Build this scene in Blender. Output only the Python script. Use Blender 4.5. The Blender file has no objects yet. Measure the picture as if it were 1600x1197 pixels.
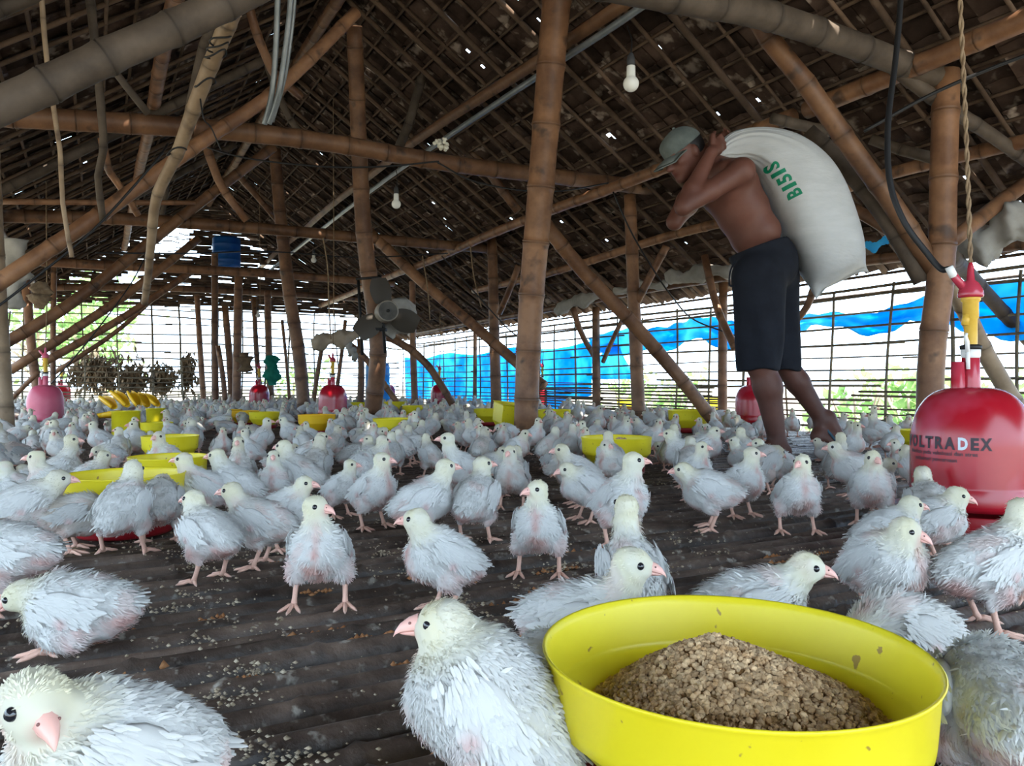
import bpy, math, random
import numpy as np
from mathutils import Vector, Matrix
from mathutils.bvhtree import BVHTree

SC = bpy.context.scene
COL = SC.collection
rnd = random.Random(7)
nrg = np.random.default_rng(11)

# ------------------------------------------------------------------ camera, sky, sun, exposure
CAMZ = 0.35
cam = bpy.data.cameras.new('camera')
cam.sensor_width = 36.0
cam.lens = 27.0
cam.clip_start = 0.02
cam.clip_end = 400
camo = bpy.data.objects.new('camera', cam)
camo.location = (0, 0, CAMZ)
camo.rotation_euler = (math.radians(90.07), 0, 0)
COL.objects.link(camo)
SC.camera = camo

SKY_STRENGTH = 8.0
SUN_STRENGTH = 24.0
EXPOSURE = -0.22
wd = bpy.data.worlds.new('sky')
SC.world = wd
wd.use_nodes = True
nt = wd.node_tree
nt.nodes.clear()
wo = nt.nodes.new('ShaderNodeOutputWorld')
bg = nt.nodes.new('ShaderNodeBackground')
bg.inputs['Color'].default_value = (0.64, 0.82, 1.0, 1)
bg.inputs['Strength'].default_value = SKY_STRENGTH
nt.links.new(bg.outputs[0], wo.inputs[0])

# direction towards the sun
SUN_AZ, SUN_EL = math.radians(-52), math.radians(52)
SUNDIR = Vector((math.cos(SUN_EL) * math.cos(SUN_AZ), math.cos(SUN_EL) * math.sin(SUN_AZ), math.sin(SUN_EL)))
sl = bpy.data.lights.new('sun', 'SUN')
sl.energy = SUN_STRENGTH
sl.angle = math.radians(0.6)
sl.color = (1.0, 0.93, 0.82)
slo = bpy.data.objects.new('sun', sl)
slo.rotation_euler = SUNDIR.to_track_quat('Z', 'Y').to_euler()
slo.location = (3, -6, 12)
COL.objects.link(slo)
SC.view_settings.view_transform = 'Standard'
SC.view_settings.look = 'None'
SC.view_settings.exposure = EXPOSURE
SC.view_settings.gamma = 1.0
SC.view_settings.use_curve_mapping = False

# ------------------------------------------------------------------ the shed's own axes
UX, UY = -0.476, 0.8794          # along the shed
VX, VY = 0.8794, 0.476           # across it, towards the right wall
V_R, V_L, V_RIDGE, U_END, U_NEAR = 4.67, -1.59, 1.54, 12.9, -2.4
EAVE, SLOPE = 1.20, 0.67
RIDGE = EAVE + SLOPE * (V_R - V_RIDGE)
def W(u, v, z): return Vector((UX * u + VX * v, UY * u + VY * v, z))
def uv_of(p): return (p[0] * UX + p[1] * UY, p[0] * VX + p[1] * VY)
def roof_z(v): return RIDGE - SLOPE * abs(v - V_RIDGE)
# points of the place from where the photograph shows them, at a known depth or on a known plane
def at(x, y, Y): return Vector(((x - 800) / 1200 * Y, Y, CAMZ + (600 - y) / 1200 * Y))
def at_u(x, y, u): return at(x, y, u / (UX * (x - 800) / 1200 + UY))
def at_v(x, y, v): return at(x, y, v / (VX * (x - 800) / 1200 + VY))
def at_z(x, y, z): return at(x, y, (z - CAMZ) * 1200 / (600 - y))

# ------------------------------------------------------------------ object helpers
def prop(o, label=None, cat=None, group=None, kind=None):
    if label: o['label'] = label
    if cat: o['category'] = cat
    if group: o['group'] = group
    if kind: o['kind'] = kind
    return o
def empty(name, loc, label=None, cat=None, group=None, kind=None, rotz=0, scale=1):
    o = bpy.data.objects.new(name, None)
    o.empty_display_size = 0.05
    o.location = loc
    o.rotation_euler = (0, 0, rotz)
    o.scale = (scale,) * 3
    COL.objects.link(o)
    return prop(o, label, cat, group, kind)
def link(name, me, parent=None, loc=None, rot=None, scale=None):
    o = bpy.data.objects.new(name, me)
    COL.objects.link(o)
    if parent is not None: o.parent = parent
    if loc is not None: o.location = loc
    if rot is not None: o.rotation_euler = rot
    if scale is not None: o.scale = scale
    return o
def copy_thing(root):
    r = root.copy(); COL.objects.link(r)
    for ch in root.children:
        c = ch.copy(); COL.objects.link(c); c.parent = r
        for g in ch.children:
            d = g.copy(); COL.objects.link(d); d.parent = c
    return r

class MB:
    """collects vertices, faces, point colours and normals of one mesh"""
    def __init__(s):
        s.v, s.f, s.c, s.n = [], [], [], []
        s.usec = False; s.usen = False
        s.mi = []
    def add(s, v, f, col=None, nor=None, mi=0):
        o = len(s.v)
        s.v.extend([tuple(p) for p in v])
        s.f.extend([tuple(i + o for i in q) for q in f])
        s.mi.extend([mi] * len(f))
        if col is not None: s.usec = True
        if nor is not None: s.usen = True
        k = len(v)
        if col is None: s.c.extend([(1, 1, 1)] * k)
        elif np.ndim(col) == 1: s.c.extend([tuple(col)] * k)
        else: s.c.extend([tuple(q) for q in col])
        if nor is None: s.n.extend([(0, 0, 0)] * k)
        else: s.n.extend([tuple(q) for q in nor])
        return s
    def mesh(s, name, mats, smooth=True):
        me = bpy.data.meshes.new(name)
        if s.usen:      # winding follows the given normals
            A, Nn = np.array(s.v), np.array(s.n)
            for i, q in enumerate(s.f):
                g = np.cross(A[q[1]] - A[q[0]], A[q[2]] - A[q[0]])
                if g @ Nn[list(q)].sum(0) < 0: s.f[i] = tuple(reversed(q))
        me.from_pydata(s.v, [], s.f)
        if not isinstance(mats, (list, tuple)): mats = [mats]
        for m in mats: me.materials.append(m)
        if any(s.mi): me.polygons.foreach_set('material_index', s.mi)
        me.polygons.foreach_set('use_smooth', [smooth] * len(me.polygons))
        if s.usec:
            a = me.color_attributes.new('Col', 'FLOAT_COLOR', 'POINT')
            c = np.ones((len(s.v), 4), np.float32); c[:, :3] = np.array(s.c, np.float32)
            a.data.foreach_set('color', c.ravel())
        if s.usen:
            me.normals_split_custom_set_from_vertices([tuple(float(x) for x in q) for q in s.n])
        me.update()
        return me
    def obj(s, name, mats, parent=None, smooth=True):
        return link(name, s.mesh(name, mats, smooth), parent)

def frame_of(d):
    d = Vector(d).normalized()
    h = Vector((0, 0, 1)) if abs(d.z) < 0.9 else Vector((1, 0, 0))
    x = h.cross(d).normalized()
    return x, d.cross(x).normalized()
def tube(mb, pts, rads, n=8, col=None, cap=True, flat=1.0, mi=0):
    """a tube along pts; parallel-transported rings"""
    pts = [Vector(p) for p in pts]
    V, F, C = [], [], []
    x = None
    for i, p in enumerate(pts):
        d = (pts[min(i + 1, len(pts) - 1)] - pts[max(i - 1, 0)])
        if d.length < 1e-9: d = Vector((0, 0, 1))
        d.normalize()
        if x is None: x, y = frame_of(d)
        else:
            x = (x - d * x.dot(d)).normalized(); y = d.cross(x)
        r = rads[i] if hasattr(rads, '__len__') else rads
        for k in range(n):
            a = 2 * math.pi * k / n
            V.append(p + x * (r * math.cos(a)) + y * (r * flat * math.sin(a)))
            if col is not None: C.append(col[i] if np.ndim(col) > 1 else col)
    for i in range(len(pts) - 1):
        for k in range(n):
            a, b = i * n + k, i * n + (k + 1) % n
            F.append((a, b, b + n, a + n))
    if cap:
        F.append(tuple(range(n - 1, -1, -1)))
        m = (len(pts) - 1) * n
        F.append(tuple(m + k for k in range(n)))
    mb.add(V, F, C if col is not None else None, mi=mi)
    return mb
def lathe(mb, prof, n=40, col=None, centre=(0, 0, 0), mi=0, closed=False):
    V, F = [], []
    m = len(prof)
    for k in range(n):
        a = 2 * math.pi * k / n
        for r, z in prof:
            V.append((centre[0] + r * math.cos(a), centre[1] + r * math.sin(a), centre[2] + z))
    for k in range(n):
        k2 = (k + 1) % n
        for i in range(m - 1):
            F.append((k * m + i, k2 * m + i, k2 * m + i + 1, k * m + i + 1))
    if closed:
        for k in range(n):
            k2 = (k + 1) % n
            F.append((k * m + m - 1, k2 * m + m - 1, k2 * m, k * m))
    mb.add(V, F, col, mi=mi)
    return mb
def box(mb, c, s, R=None, col=None, mi=0, taper=1.0):
    V = []
    for dx, dy, dz in ((-1,-1,-1),(1,-1,-1),(1,1,-1),(-1,1,-1),(-1,-1,1),(1,-1,1),(1,1,1),(-1,1,1)):
        t = taper if dz > 0 else 1.0
        p = Vector((dx * s[0] / 2 * t, dy * s[1] / 2 * t, dz * s[2] / 2))
        if R is not None: p = R @ p
        V.append(p + Vector(c))
    mb.add(V, [(0,3,2,1),(4,5,6,7),(0,1,5,4),(1,2,6,5),(2,3,7,6),(3,0,4,7)], col, mi=mi)
    return mb
def sphere(mb, c, r, nu=12, nv=8, col=None, R=None, mi=0):
    if not hasattr(r, '__len__'): r = (r, r, r)
    V, F = [], []
    for j in range(nv + 1):
        t = math.pi * j / nv
        for i in range(nu):
            a = 2 * math.pi * i / nu
            p = Vector((r[0] * math.sin(t) * math.cos(a), r[1] * math.sin(t) * math.sin(a), r[2] * math.cos(t)))
            if R is not None: p = R @ p
            V.append(p + Vector(c))
    for j in range(nv):
        for i in range(nu):
            a, b = j * nu + i, j * nu + (i + 1) % nu
            F.append((a, a + nu, b + nu, b))
    mb.add(V, F, col, mi=mi)
    return mb
def spline(pts, n):
    """Catmull-Rom through pts (tuples of any length)"""
    P = np.array([tuple(p) for p in pts], float)
    P = np.vstack([2 * P[0] - P[1], P, 2 * P[-1] - P[-2]])
    out = []
    segs = len(P) - 3
    for k in range(n + 1):
        t = k / n * segs
        i = min(int(t), segs - 1); t -= i
        a, b, c, d = P[i:i + 4]
        out.append(0.5 * (2 * b + (c - a) * t + (2 * a - 5 * b + 4 * c - d) * t * t + (3 * b - a - 3 * c + d) * t ** 3))
    return np.array(out)

# ------------------------------------------------------------------ materials
def mat(name, c1, c2=None, scale=8.0, detail=5.0, lo=0.35, hi=0.65, rough=0.8, bump=0.0, bscale=None, stretch=None,
        attr=False, spec=0.3, metal=0.0, coat=0.0, coords='Object', spots=None, trans=0.0, sheen=0.0, emit=None, alpha=1.0, var=0.0, island=False):
    m = bpy.data.materials.new(name)
    m.use_nodes = True
    t = m.node_tree
    N, L = t.nodes, t.links
    N.clear()
    out = N.new('ShaderNodeOutputMaterial')
    b = N.new('ShaderNodeBsdfPrincipled')
    b.inputs['Roughness'].default_value = rough
    b.inputs['Specular IOR Level'].default_value = spec
    b.inputs['Metallic'].default_value = metal
    b.inputs['Coat Weight'].default_value = coat
    b.inputs['Sheen Weight'].default_value = sheen
    b.inputs['Alpha'].default_value = alpha
    if coords == 'World':
        g = N.new('ShaderNodeNewGeometry'); src = g.outputs['Position']
    else:
        g = N.new('ShaderNodeTexCoord'); src = g.outputs['Object']
    if stretch:
        mp = N.new('ShaderNodeMapping'); mp.inputs['Scale'].default_value = stretch
        L.new(src, mp.inputs['Vector']); src = mp.outputs['Vector']
    col = None
    if c2 is not None:
        no = N.new('ShaderNodeTexNoise'); no.inputs['Scale'].default_value = scale; no.inputs['Detail'].default_value = detail
        no.inputs['Roughness'].default_value = 0.62
        L.new(src, no.inputs['Vector'])
        rp = N.new('ShaderNodeValToRGB')
        rp.color_ramp.elements[0].position = lo; rp.color_ramp.elements[1].position = hi
        rp.color_ramp.elements[0].color = (*c1, 1); rp.color_ramp.elements[1].color = (*c2, 1)
        L.new(no.outputs['Fac'], rp.inputs['Fac']); col = rp.outputs['Color']
    else:
        rg = N.new('ShaderNodeRGB'); rg.outputs[0].default_value = (*c1, 1); col = rg.outputs[0]
    if spots:   # (colour, scale, threshold, softness)
        n2 = N.new('ShaderNodeTexNoise'); n2.inputs['Scale'].default_value = spots[1]; n2.inputs['Detail'].default_value = 3
        L.new(src, n2.inputs['Vector'])
        r2 = N.new('ShaderNodeValToRGB')
        r2.color_ramp.elements[0].position = spots[2]; r2.color_ramp.elements[1].position = spots[2] + spots[3]
        L.new(n2.outputs['Fac'], r2.inputs['Fac'])
        mx = N.new('ShaderNodeMix'); mx.data_type = 'RGBA'
        L.new(r2.outputs['Color'], mx.inputs[0]); L.new(col, mx.inputs[6]); mx.inputs[7].default_value = (*spots[0], 1)
        col = mx.outputs[2]
    if attr:
        at_ = N.new('ShaderNodeAttribute'); at_.attribute_name = 'Col'
        mx = N.new('ShaderNodeMix'); mx.data_type = 'RGBA'; mx.blend_type = 'MULTIPLY'; mx.inputs[0].default_value = 1.0
        L.new(col, mx.inputs[6]); L.new(at_.outputs['Color'], mx.inputs[7]); col = mx.outputs[2]
    if var:
        if island:
            oi = N.new('ShaderNodeNewGeometry'); rs = oi.outputs['Random Per Island']
        else:
            oi = N.new('ShaderNodeObjectInfo'); rs = oi.outputs['Random']
        hs = N.new('ShaderNodeMapRange'); hs.inputs['To Min'].default_value = 1 - var; hs.inputs['To Max'].default_value = 1 + var
        L.new(rs, hs.inputs['Value'])
        mx = N.new('ShaderNodeMix'); mx.data_type = 'RGBA'; mx.blend_type = 'MULTIPLY'; mx.inputs[0].default_value = 1.0
        L.new(col, mx.inputs[6]); L.new(hs.outputs[0], mx.inputs[7]); col = mx.outputs[2]
    L.new(col, b.inputs['Base Color'])
    if bump:
        nb = N.new('ShaderNodeTexNoise'); nb.inputs['Scale'].default_value = bscale or scale * 3; nb.inputs['Detail'].default_value = 6
        L.new(src, nb.inputs['Vector'])
        bp = N.new('ShaderNodeBump'); bp.inputs['Strength'].default_value = bump; bp.inputs['Distance'].default_value = 0.004
        L.new(nb.outputs['Fac'], bp.inputs['Height']); L.new(bp.outputs[0], b.inputs['Normal'])
    sh = b.outputs[0]
    if trans:
        tr = N.new('ShaderNodeBsdfTranslucent'); L.new(col, tr.inputs['Color'])
        ms = N.new('ShaderNodeMixShader'); ms.inputs[0].default_value = trans
        L.new(sh, ms.inputs[1]); L.new(tr.outputs[0], ms.inputs[2]); sh = ms.outputs[0]
    if emit:
        b.inputs['Emission Color'].default_value = (*emit[0], 1); b.inputs['Emission Strength'].default_value = emit[1]
    L.new(sh, out.inputs['Surface'])
    return m

M = {}
M['bamboo'] = mat('bamboo_brown', (0.098, 0.045, 0.023), (0.215, 0.110, 0.056), scale=5, rough=0.5, bump=0.25, bscale=26, attr=True, coords='World', spots=((0.055, 0.031, 0.02), 9, 0.60, 0.12), var=0.25)
M['bamboo_pale'] = mat('bamboo_pale', (0.17, 0.115, 0.07), (0.27, 0.195, 0.125), scale=6, rough=0.6, bump=0.25, bscale=26, attr=True, coords='World', spots=((0.09, 0.06, 0.04), 10, 0.60, 0.12), var=0.12)
M['bamboo_grey'] = mat('bamboo_grey', (0.042, 0.030, 0.021), (0.092, 0.068, 0.049), scale=6, rough=0.7, bump=0.3, bscale=30, attr=True, coords='World', var=0.2)
M['lattice'] = mat('lattice_bamboo', (0.09, 0.072, 0.048), (0.19, 0.155, 0.10), scale=9, rough=0.8, coords='World', var=0.2, bump=0.2)
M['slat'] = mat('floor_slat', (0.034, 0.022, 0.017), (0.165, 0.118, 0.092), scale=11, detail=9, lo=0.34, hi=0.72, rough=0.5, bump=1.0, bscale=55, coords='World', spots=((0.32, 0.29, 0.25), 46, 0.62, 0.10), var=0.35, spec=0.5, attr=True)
M['joist'] = mat('joist_bamboo', (0.10, 0.06, 0.035), (0.2, 0.13, 0.08), scale=6, rough=0.8)
M['tile'] = mat('roof_tile', (0.026, 0.016, 0.012), (0.085, 0.055, 0.042), scale=5, detail=7, rough=0.9, bump=0.5, bscale=30, coords='World', spots=((0.27, 0.215, 0.175), 9, 0.575, 0.12), var=0.5, spec=0.1)
M['tile_s'] = mat('roof_tile_joined', (0.026, 0.016, 0.012), (0.085, 0.055, 0.042), scale=5, detail=7, rough=0.9, bump=0.5, bscale=30, coords='World', spots=((0.27, 0.215, 0.175), 9, 0.575, 0.12), var=0.5, spec=0.1, island=True)
M['lath'] = mat('roof_lath', (0.048, 0.029, 0.018), (0.115, 0.072, 0.046), scale=6, rough=0.85, coords='World', var=0.3)
M['ground'] = mat('bare_earth', (0.33, 0.2, 0.11), (0.5, 0.34, 0.2), scale=3, rough=0.95, bump=0.4, bscale=18, coords='World')
M['grassland'] = mat('outdoor_ground', (0.42, 0.34, 0.26), (0.38, 0.36, 0.27), scale=0.9, rough=0.95, coords='World')
M['litter'] = mat('litter', (0.22, 0.16, 0.1), (0.48, 0.41, 0.31), scale=60, rough=0.95, coords='World', var=0.3, island=True)
M['down'] = mat('chick_down', (1, 1, 1), attr=True, rough=0.9, spec=0.1, trans=0.28)
M['skin'] = mat('chick_skin', (1, 1, 1), attr=True, rough=0.55, spec=0.35, bump=0.3, bscale=420)
M['beak'] = mat('chick_beak', (1, 1, 1), attr=True, rough=0.4, spec=0.4)
M['eye'] = mat('chick_eye', (0.012, 0.012, 0.016), rough=0.08, spec=0.7)
M['yellow'] = mat('feeder_yellow', (0.80, 0.66, 0.015), (0.86, 0.74, 0.03), scale=4, rough=0.36, spec=0.45, spots=((0.42, 0.28, 0.05), 60, 0.69, 0.03), trans=0.18)
M['yellow_o'] = mat('feeder_amber', (0.86, 0.50, 0.01), (0.9, 0.56, 0.02), scale=4, rough=0.4, spec=0.45, trans=0.18)
M['red'] = mat('drinker_red', (0.33, 0.006, 0.016), (0.38, 0.012, 0.022), scale=5, rough=0.25, spec=0.5, spots=((0.42, 0.05, 0.085), 6, 0.5, 0.16))
M['pink'] = mat('drinker_faded', (0.48, 0.075, 0.13), (0.55, 0.10, 0.16), scale=5, rough=0.4, spec=0.5)
M['redpan'] = mat('pan_red', (0.25, 0.006, 0.012), (0.32, 0.014, 0.02), scale=6, rough=0.4)
M['brass'] = mat('valve_yellow', (0.55, 0.33, 0.04), (0.65, 0.42, 0.07), scale=20, rough=0.4)
M['white'] = mat('white_plastic', (0.72, 0.72, 0.7), rough=0.35)
M['black'] = mat('black_rubber', (0.012, 0.012, 0.013), rough=0.5)
M['ink'] = mat('print_ink', (0.045, 0.03, 0.04), rough=0.5)
M['ink_silver'] = mat('print_silver', (0.55, 0.62, 0.68), rough=0.4)
M['green_ink'] = mat('sack_print', (0.0, 0.17, 0.085), rough=0.6)
M['sack'] = mat('sack_white', (0.42, 0.43, 0.43), (0.48, 0.49, 0.49), scale=6, rough=0.5, spec=0.35, bump=0.6, bscale=26, stretch=(1.0, 1.0, 3.0), trans=0.08)
M['cloth_white'] = mat('dirty_sheet', (0.26, 0.25, 0.22), (0.40, 0.385, 0.355), scale=5, rough=0.8, trans=0.15)
M['cloth_tan'] = mat('tan_cloth', (0.30, 0.24, 0.17), (0.42, 0.35, 0.27), scale=7, rough=0.85)
M['tarp'] = mat('blue_tarp', (0.005, 0.36, 0.74), (0.20, 0.66, 0.88), scale=2.2, detail=3, lo=0.42, hi=0.68, rough=0.45, trans=0.82, coords='World')
M['bluetub'] = mat('blue_plastic', (0.0, 0.05, 0.2), (0.01, 0.08, 0.27), scale=4, rough=0.45)
M['bluelight'] = mat('blue_barrel', (0.0, 0.16, 0.42), (0.01, 0.2, 0.5), scale=4, rough=0.4)
M['manskin'] = mat('man_skin', (0.088, 0.034, 0.024), (0.13, 0.052, 0.036), scale=5, rough=0.55, spec=0.3, bump=0.12, bscale=60, attr=True)
M['shorts'] = mat('navy_shorts', (0.006, 0.007, 0.011), (0.010, 0.012, 0.018), scale=10, rough=0.9, bump=0.3, bscale=40, spec=0.2)
M['cap'] = mat('cap_cloth', (0.075, 0.09, 0.085), (0.12, 0.135, 0.125), scale=14, rough=0.9, bump=0.3, bscale=80)
M['hair'] = mat('black_hair', (0.01, 0.008, 0.008), rough=0.6)
M['slipper'] = mat('slipper_blue', (0.03, 0.07, 0.10), rough=0.6)
M['conduit'] = mat('grey_conduit', (0.15, 0.17, 0.18), (0.23, 0.25, 0.265), scale=9, rough=0.3, metal=0.3)
M['rope'] = mat('rope', (0.15, 0.10, 0.06), (0.25, 0.18, 0.11), scale=40, rough=0.95)
M['bulb'] = mat('bulb_glass', (0.78, 0.77, 0.72), rough=0.25, trans=0.25)
M['socket'] = mat('bulb_socket', (0.03, 0.03, 0.032), rough=0.6)
M['pale'] = mat('pale_plastic', (0.62, 0.6, 0.5), rough=0.4)
M['motor'] = mat('fan_motor', (0.17, 0.15, 0.12), (0.25, 0.22, 0.18), scale=12, rough=0.5)
M['motor_face'] = mat('fan_motor_face', (0.05, 0.047, 0.042), (0.09, 0.085, 0.075), scale=12, rough=0.7)
M['fan_blade'] = mat('fan_blade', (0.05, 0.042, 0.033), rough=0.6)
M['iron'] = mat('black_iron', (0.02, 0.02, 0.02), rough=0.55, metal=0.4)
M['feed'] = mat('feed_pellets', (0.30, 0.17, 0.075), (0.62, 0.44, 0.26), scale=90, rough=0.9, coords='World', var=0.35, island=True)
M['feed_dust'] = mat('feed_dust', (0.22, 0.12, 0.045), (0.34, 0.2, 0.08), scale=160, rough=0.95, bump=0.8, bscale=260)
M['bark'] = mat('tree_bark', (0.2, 0.15, 0.11), (0.36, 0.3, 0.24), scale=5, rough=0.95, coords='World')
M['leaf'] = mat('tree_leaf', (0.16, 0.30, 0.08), (0.32, 0.46, 0.18), scale=3, rough=0.5, trans=0.5, coords='World')
M['leaf_dry'] = mat('dry_leaf', (0.07, 0.045, 0.025), (0.15, 0.10, 0.055), scale=8, rough=0.95, coords='World')
M['net'] = mat('green_net', (0.0, 0.12, 0.08), (0.01, 0.2, 0.13), scale=10, rough=0.8)
M['sunlit_fill'] = mat('sunlit_gap_fill', (0.30, 0.12, 0.045), (0.48, 0.24, 0.11), scale=50, rough=0.95, bump=0.6, bscale=90, coords='World')  # orange tone standing in for sunlit earth under the floor
# ================================================================== smooth solids (distance field -> one closed surface)
def sdf_mesh(prims, h, smooth=1, post=None):
    """prims: ('e', centre, radii, R or None, k) ellipsoid, ('c', a, ra, b, rb, k) tapered capsule. One continuous surface."""
    los, his, bb = [], [], []
    for p in prims:
        if p[0] == 'e':
            c = np.array(p[1], float); r = np.array(p[2], float)
            if p[3] is not None:
                Rm = np.array(p[3]); ext = np.sqrt(((Rm * r[None, :]) ** 2).sum(1))
            else: ext = r
            lo, hi = c - ext, c + ext
        else:
            a, b = np.array(p[1], float), np.array(p[3], float)
            lo = np.minimum(a - p[2], b - p[4]); hi = np.maximum(a + p[2], b + p[4])
        m = p[-1] + 3 * h
        bb.append((lo - m, hi + m)); los.append(lo - m); his.append(hi + m)
    lo = np.min(los, 0) - h; hi = np.max(his, 0) + h
    n = np.ceil((hi - lo) / h).astype(int) + 1
    F = np.full(n, 10.0, np.float32)
    ax = [lo[i] + h * np.arange(n[i]) for i in range(3)]
    for p, (a0, b0) in zip(prims, bb):
        i0 = np.maximum(((a0 - lo) / h).astype(int), 0); i1 = np.minimum(((b0 - lo) / h).astype(int) + 2, n)
        sl = tuple(slice(i0[i], i1[i]) for i in range(3))
        X, Y, Z = np.meshgrid(ax[0][sl[0]], ax[1][sl[1]], ax[2][sl[2]], indexing='ij')
        k = p[-1]
        if p[0] == 'e':
            dx, dy, dz = X - p[1][0], Y - p[1][1], Z - p[1][2]
            if p[3] is not None:
                Rm = np.array(p[3])
                q = [dx * Rm[0, i] + dy * Rm[1, i] + dz * Rm[2, i] for i in range(3)]
            else: q = [dx, dy, dz]
            r = p[2]
            k0 = np.sqrt((q[0] / r[0]) ** 2 + (q[1] / r[1]) ** 2 + (q[2] / r[2]) ** 2)
            k1 = np.sqrt((q[0] / r[0] ** 2) ** 2 + (q[1] / r[1] ** 2) ** 2 + (q[2] / r[2] ** 2) ** 2) + 1e-9
            d = k0 * (k0 - 1) / k1
        else:
            a, b = np.array(p[1], float), np.array(p[3], float)
            ba = b - a; bl = (ba @ ba) + 1e-12
            t = np.clip(((X - a[0]) * ba[0] + (Y - a[1]) * ba[1] + (Z - a[2]) * ba[2]) / bl, 0, 1)
            d = np.sqrt((X - a[0] - t * ba[0]) ** 2 + (Y - a[1] - t * ba[1]) ** 2 + (Z - a[2] - t * ba[2]) ** 2) - (p[2] + (p[4] - p[2]) * t)
        f = F[sl]
        if k > 0:
            hh = np.clip(0.5 + 0.5 * (f - d) / k, 0, 1)
            F[sl] = np.where(f > 5, d, f + (d - f) * hh - k * hh * (1 - hh))
        else: F[sl] = np.minimum(f, d)
    if post is not None: F = post(F, ax)
    return surface_nets(F, lo, h, smooth)
def surface_nets(F, lo, h, smooth=1):
    S = F < 0
    nx, ny, nz = F.shape
    cnt = np.zeros((nx - 1, ny - 1, nz - 1), np.int8)
    for dx in (0, 1):
        for dy in (0, 1):
            for dz in (0, 1):
                cnt += S[dx:nx - 1 + dx, dy:ny - 1 + dy, dz:nz - 1 + dz]
    I = np.argwhere((cnt > 0) & (cnt < 8))
    idx = np.full(cnt.shape, -1, np.int64)
    idx[I[:, 0], I[:, 1], I[:, 2]] = np.arange(len(I))
    corner = np.array([(a, b, c) for a in (0, 1) for b in (0, 1) for c in (0, 1)])
    vals = np.stack([F[I[:, 0] + c[0], I[:, 1] + c[1], I[:, 2] + c[2]] for c in corner], 1)
    acc = np.zeros((len(I), 3)); num = np.zeros(len(I))
    for i in range(8):
        for j in range(i + 1, 8):
            if np.abs(corner[i] - corner[j]).sum() != 1: continue
            a, b = vals[:, i], vals[:, j]
            cr = (a < 0) != (b < 0)
            t = np.where(cr, a / np.where(cr, a - b, 1), 0)
            acc += np.where(cr[:, None], corner[i] + (corner[j] - corner[i]) * t[:, None], 0); num += cr
    V = lo + h * (I + acc / num[:, None])
    Q = []
    for axis in range(3):
        o1, o2 = [(1, 2), (2, 0), (0, 1)][axis]
        A = S[tuple(slice(0, -1) if i == axis else slice(1, -1) for i in range(3))]
        B = S[tuple(slice(1, None) if i == axis else slice(1, -1) for i in range(3))]
        for flip in (0, 1):
            E = np.argwhere((A & ~B) if flip == 0 else (~A & B))
            if len(E) == 0: continue
            E = E + np.array([0 if i == axis else 1 for i in range(3)])
            def cell(d1, d2):
                e = E.copy(); e[:, o1] -= d1; e[:, o2] -= d2
                return idx[e[:, 0], e[:, 1], e[:, 2]]
            q = np.stack([cell(0, 0), cell(1, 0), cell(1, 1), cell(0, 1)], 1)
            Q.append(q if flip == 0 else q[:, ::-1])
    Q = np.vstack(Q)
    for _ in range(smooth):
        s = np.zeros_like(V); c = np.zeros(len(V))
        for a in range(4):
            np.add.at(s, Q[:, a], V[Q[:, (a + 1) % 4]]); np.add.at(s, Q[:, a], V[Q[:, (a + 3) % 4]]); np.add.at(c, Q[:, a], 2)
        V = V * 0.5 + 0.5 * s / c[:, None]
    Nf = np.cross(V[Q[:, 2]] - V[Q[:, 0]], V[Q[:, 3]] - V[Q[:, 1]])
    N = np.zeros_like(V)
    for a in range(4): np.add.at(N, Q[:, a], Nf)
    N /= np.linalg.norm(N, axis=1)[:, None] + 1e-12
    return V, Q, N
def np_mesh(name, V, F_list, mats, col=None, nor=None, smooth=True):
    """F_list: arrays of faces (quads, triangles)"""
    me = bpy.data.meshes.new(name)
    loops = np.concatenate([f.ravel() for f in F_list]).astype(np.int32)
    tot = np.concatenate([np.full(len(f), f.shape[1], np.int32) for f in F_list])
    st = np.concatenate([[0], np.cumsum(tot)[:-1]]).astype(np.int32)
    me.vertices.add(len(V)); me.vertices.foreach_set('co', np.asarray(V, np.float32).ravel())
    me.loops.add(len(loops)); me.loops.foreach_set('vertex_index', loops)
    me.polygons.add(len(tot)); me.polygons.foreach_set('loop_start', st); me.polygons.foreach_set('loop_total', tot)
    me.update(calc_edges=True)
    me.polygons.foreach_set('use_smooth', np.full(len(tot), smooth))
    for m in (mats if isinstance(mats, (list, tuple)) else [mats]): me.materials.append(m)
    if col is not None:
        a = me.color_attributes.new('Col', 'FLOAT_COLOR', 'POINT')
        c = np.ones((len(V), 4), np.float32); c[:, :3] = col
        a.data.foreach_set('color', c.ravel())
    if nor is not None: me.normals_split_custom_set_from_vertices(np.asarray(nor, float).tolist())
    me.update()
    return me

# ================================================================== the chick
def rotm(yaw, pitch, roll=0):
    return (Matrix.Rotation(yaw, 3, 'Z') @ Matrix.Rotation(-pitch, 3, 'Y') @ Matrix.Rotation(roll, 3, 'X'))
def nrm(a): return a / (np.linalg.norm(a, axis=-1, keepdims=True) + 1e-12)
def vnoise(P, f, seed=0):
    """cheap smooth 3-D noise in -1..1"""
    r = np.random.default_rng(seed)
    out = np.zeros(len(P))
    for k in range(5):
        w = r.normal(size=3) * f; ph = r.uniform(0, 6.28)
        out += np.sin(P @ w + ph)
    return out / 3.2
WHITE = np.array((0.75, 0.75, 0.735)); YELLOW = np.array((0.77, 0.72, 0.48)); PINK = np.array((0.66, 0.36, 0.32)); DIRT_SHADE = np.array((0.44, 0.36, 0.28))
LEGC = np.array((0.70, 0.42, 0.33)); BEAKC = np.array((0.78, 0.44, 0.38))
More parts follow.
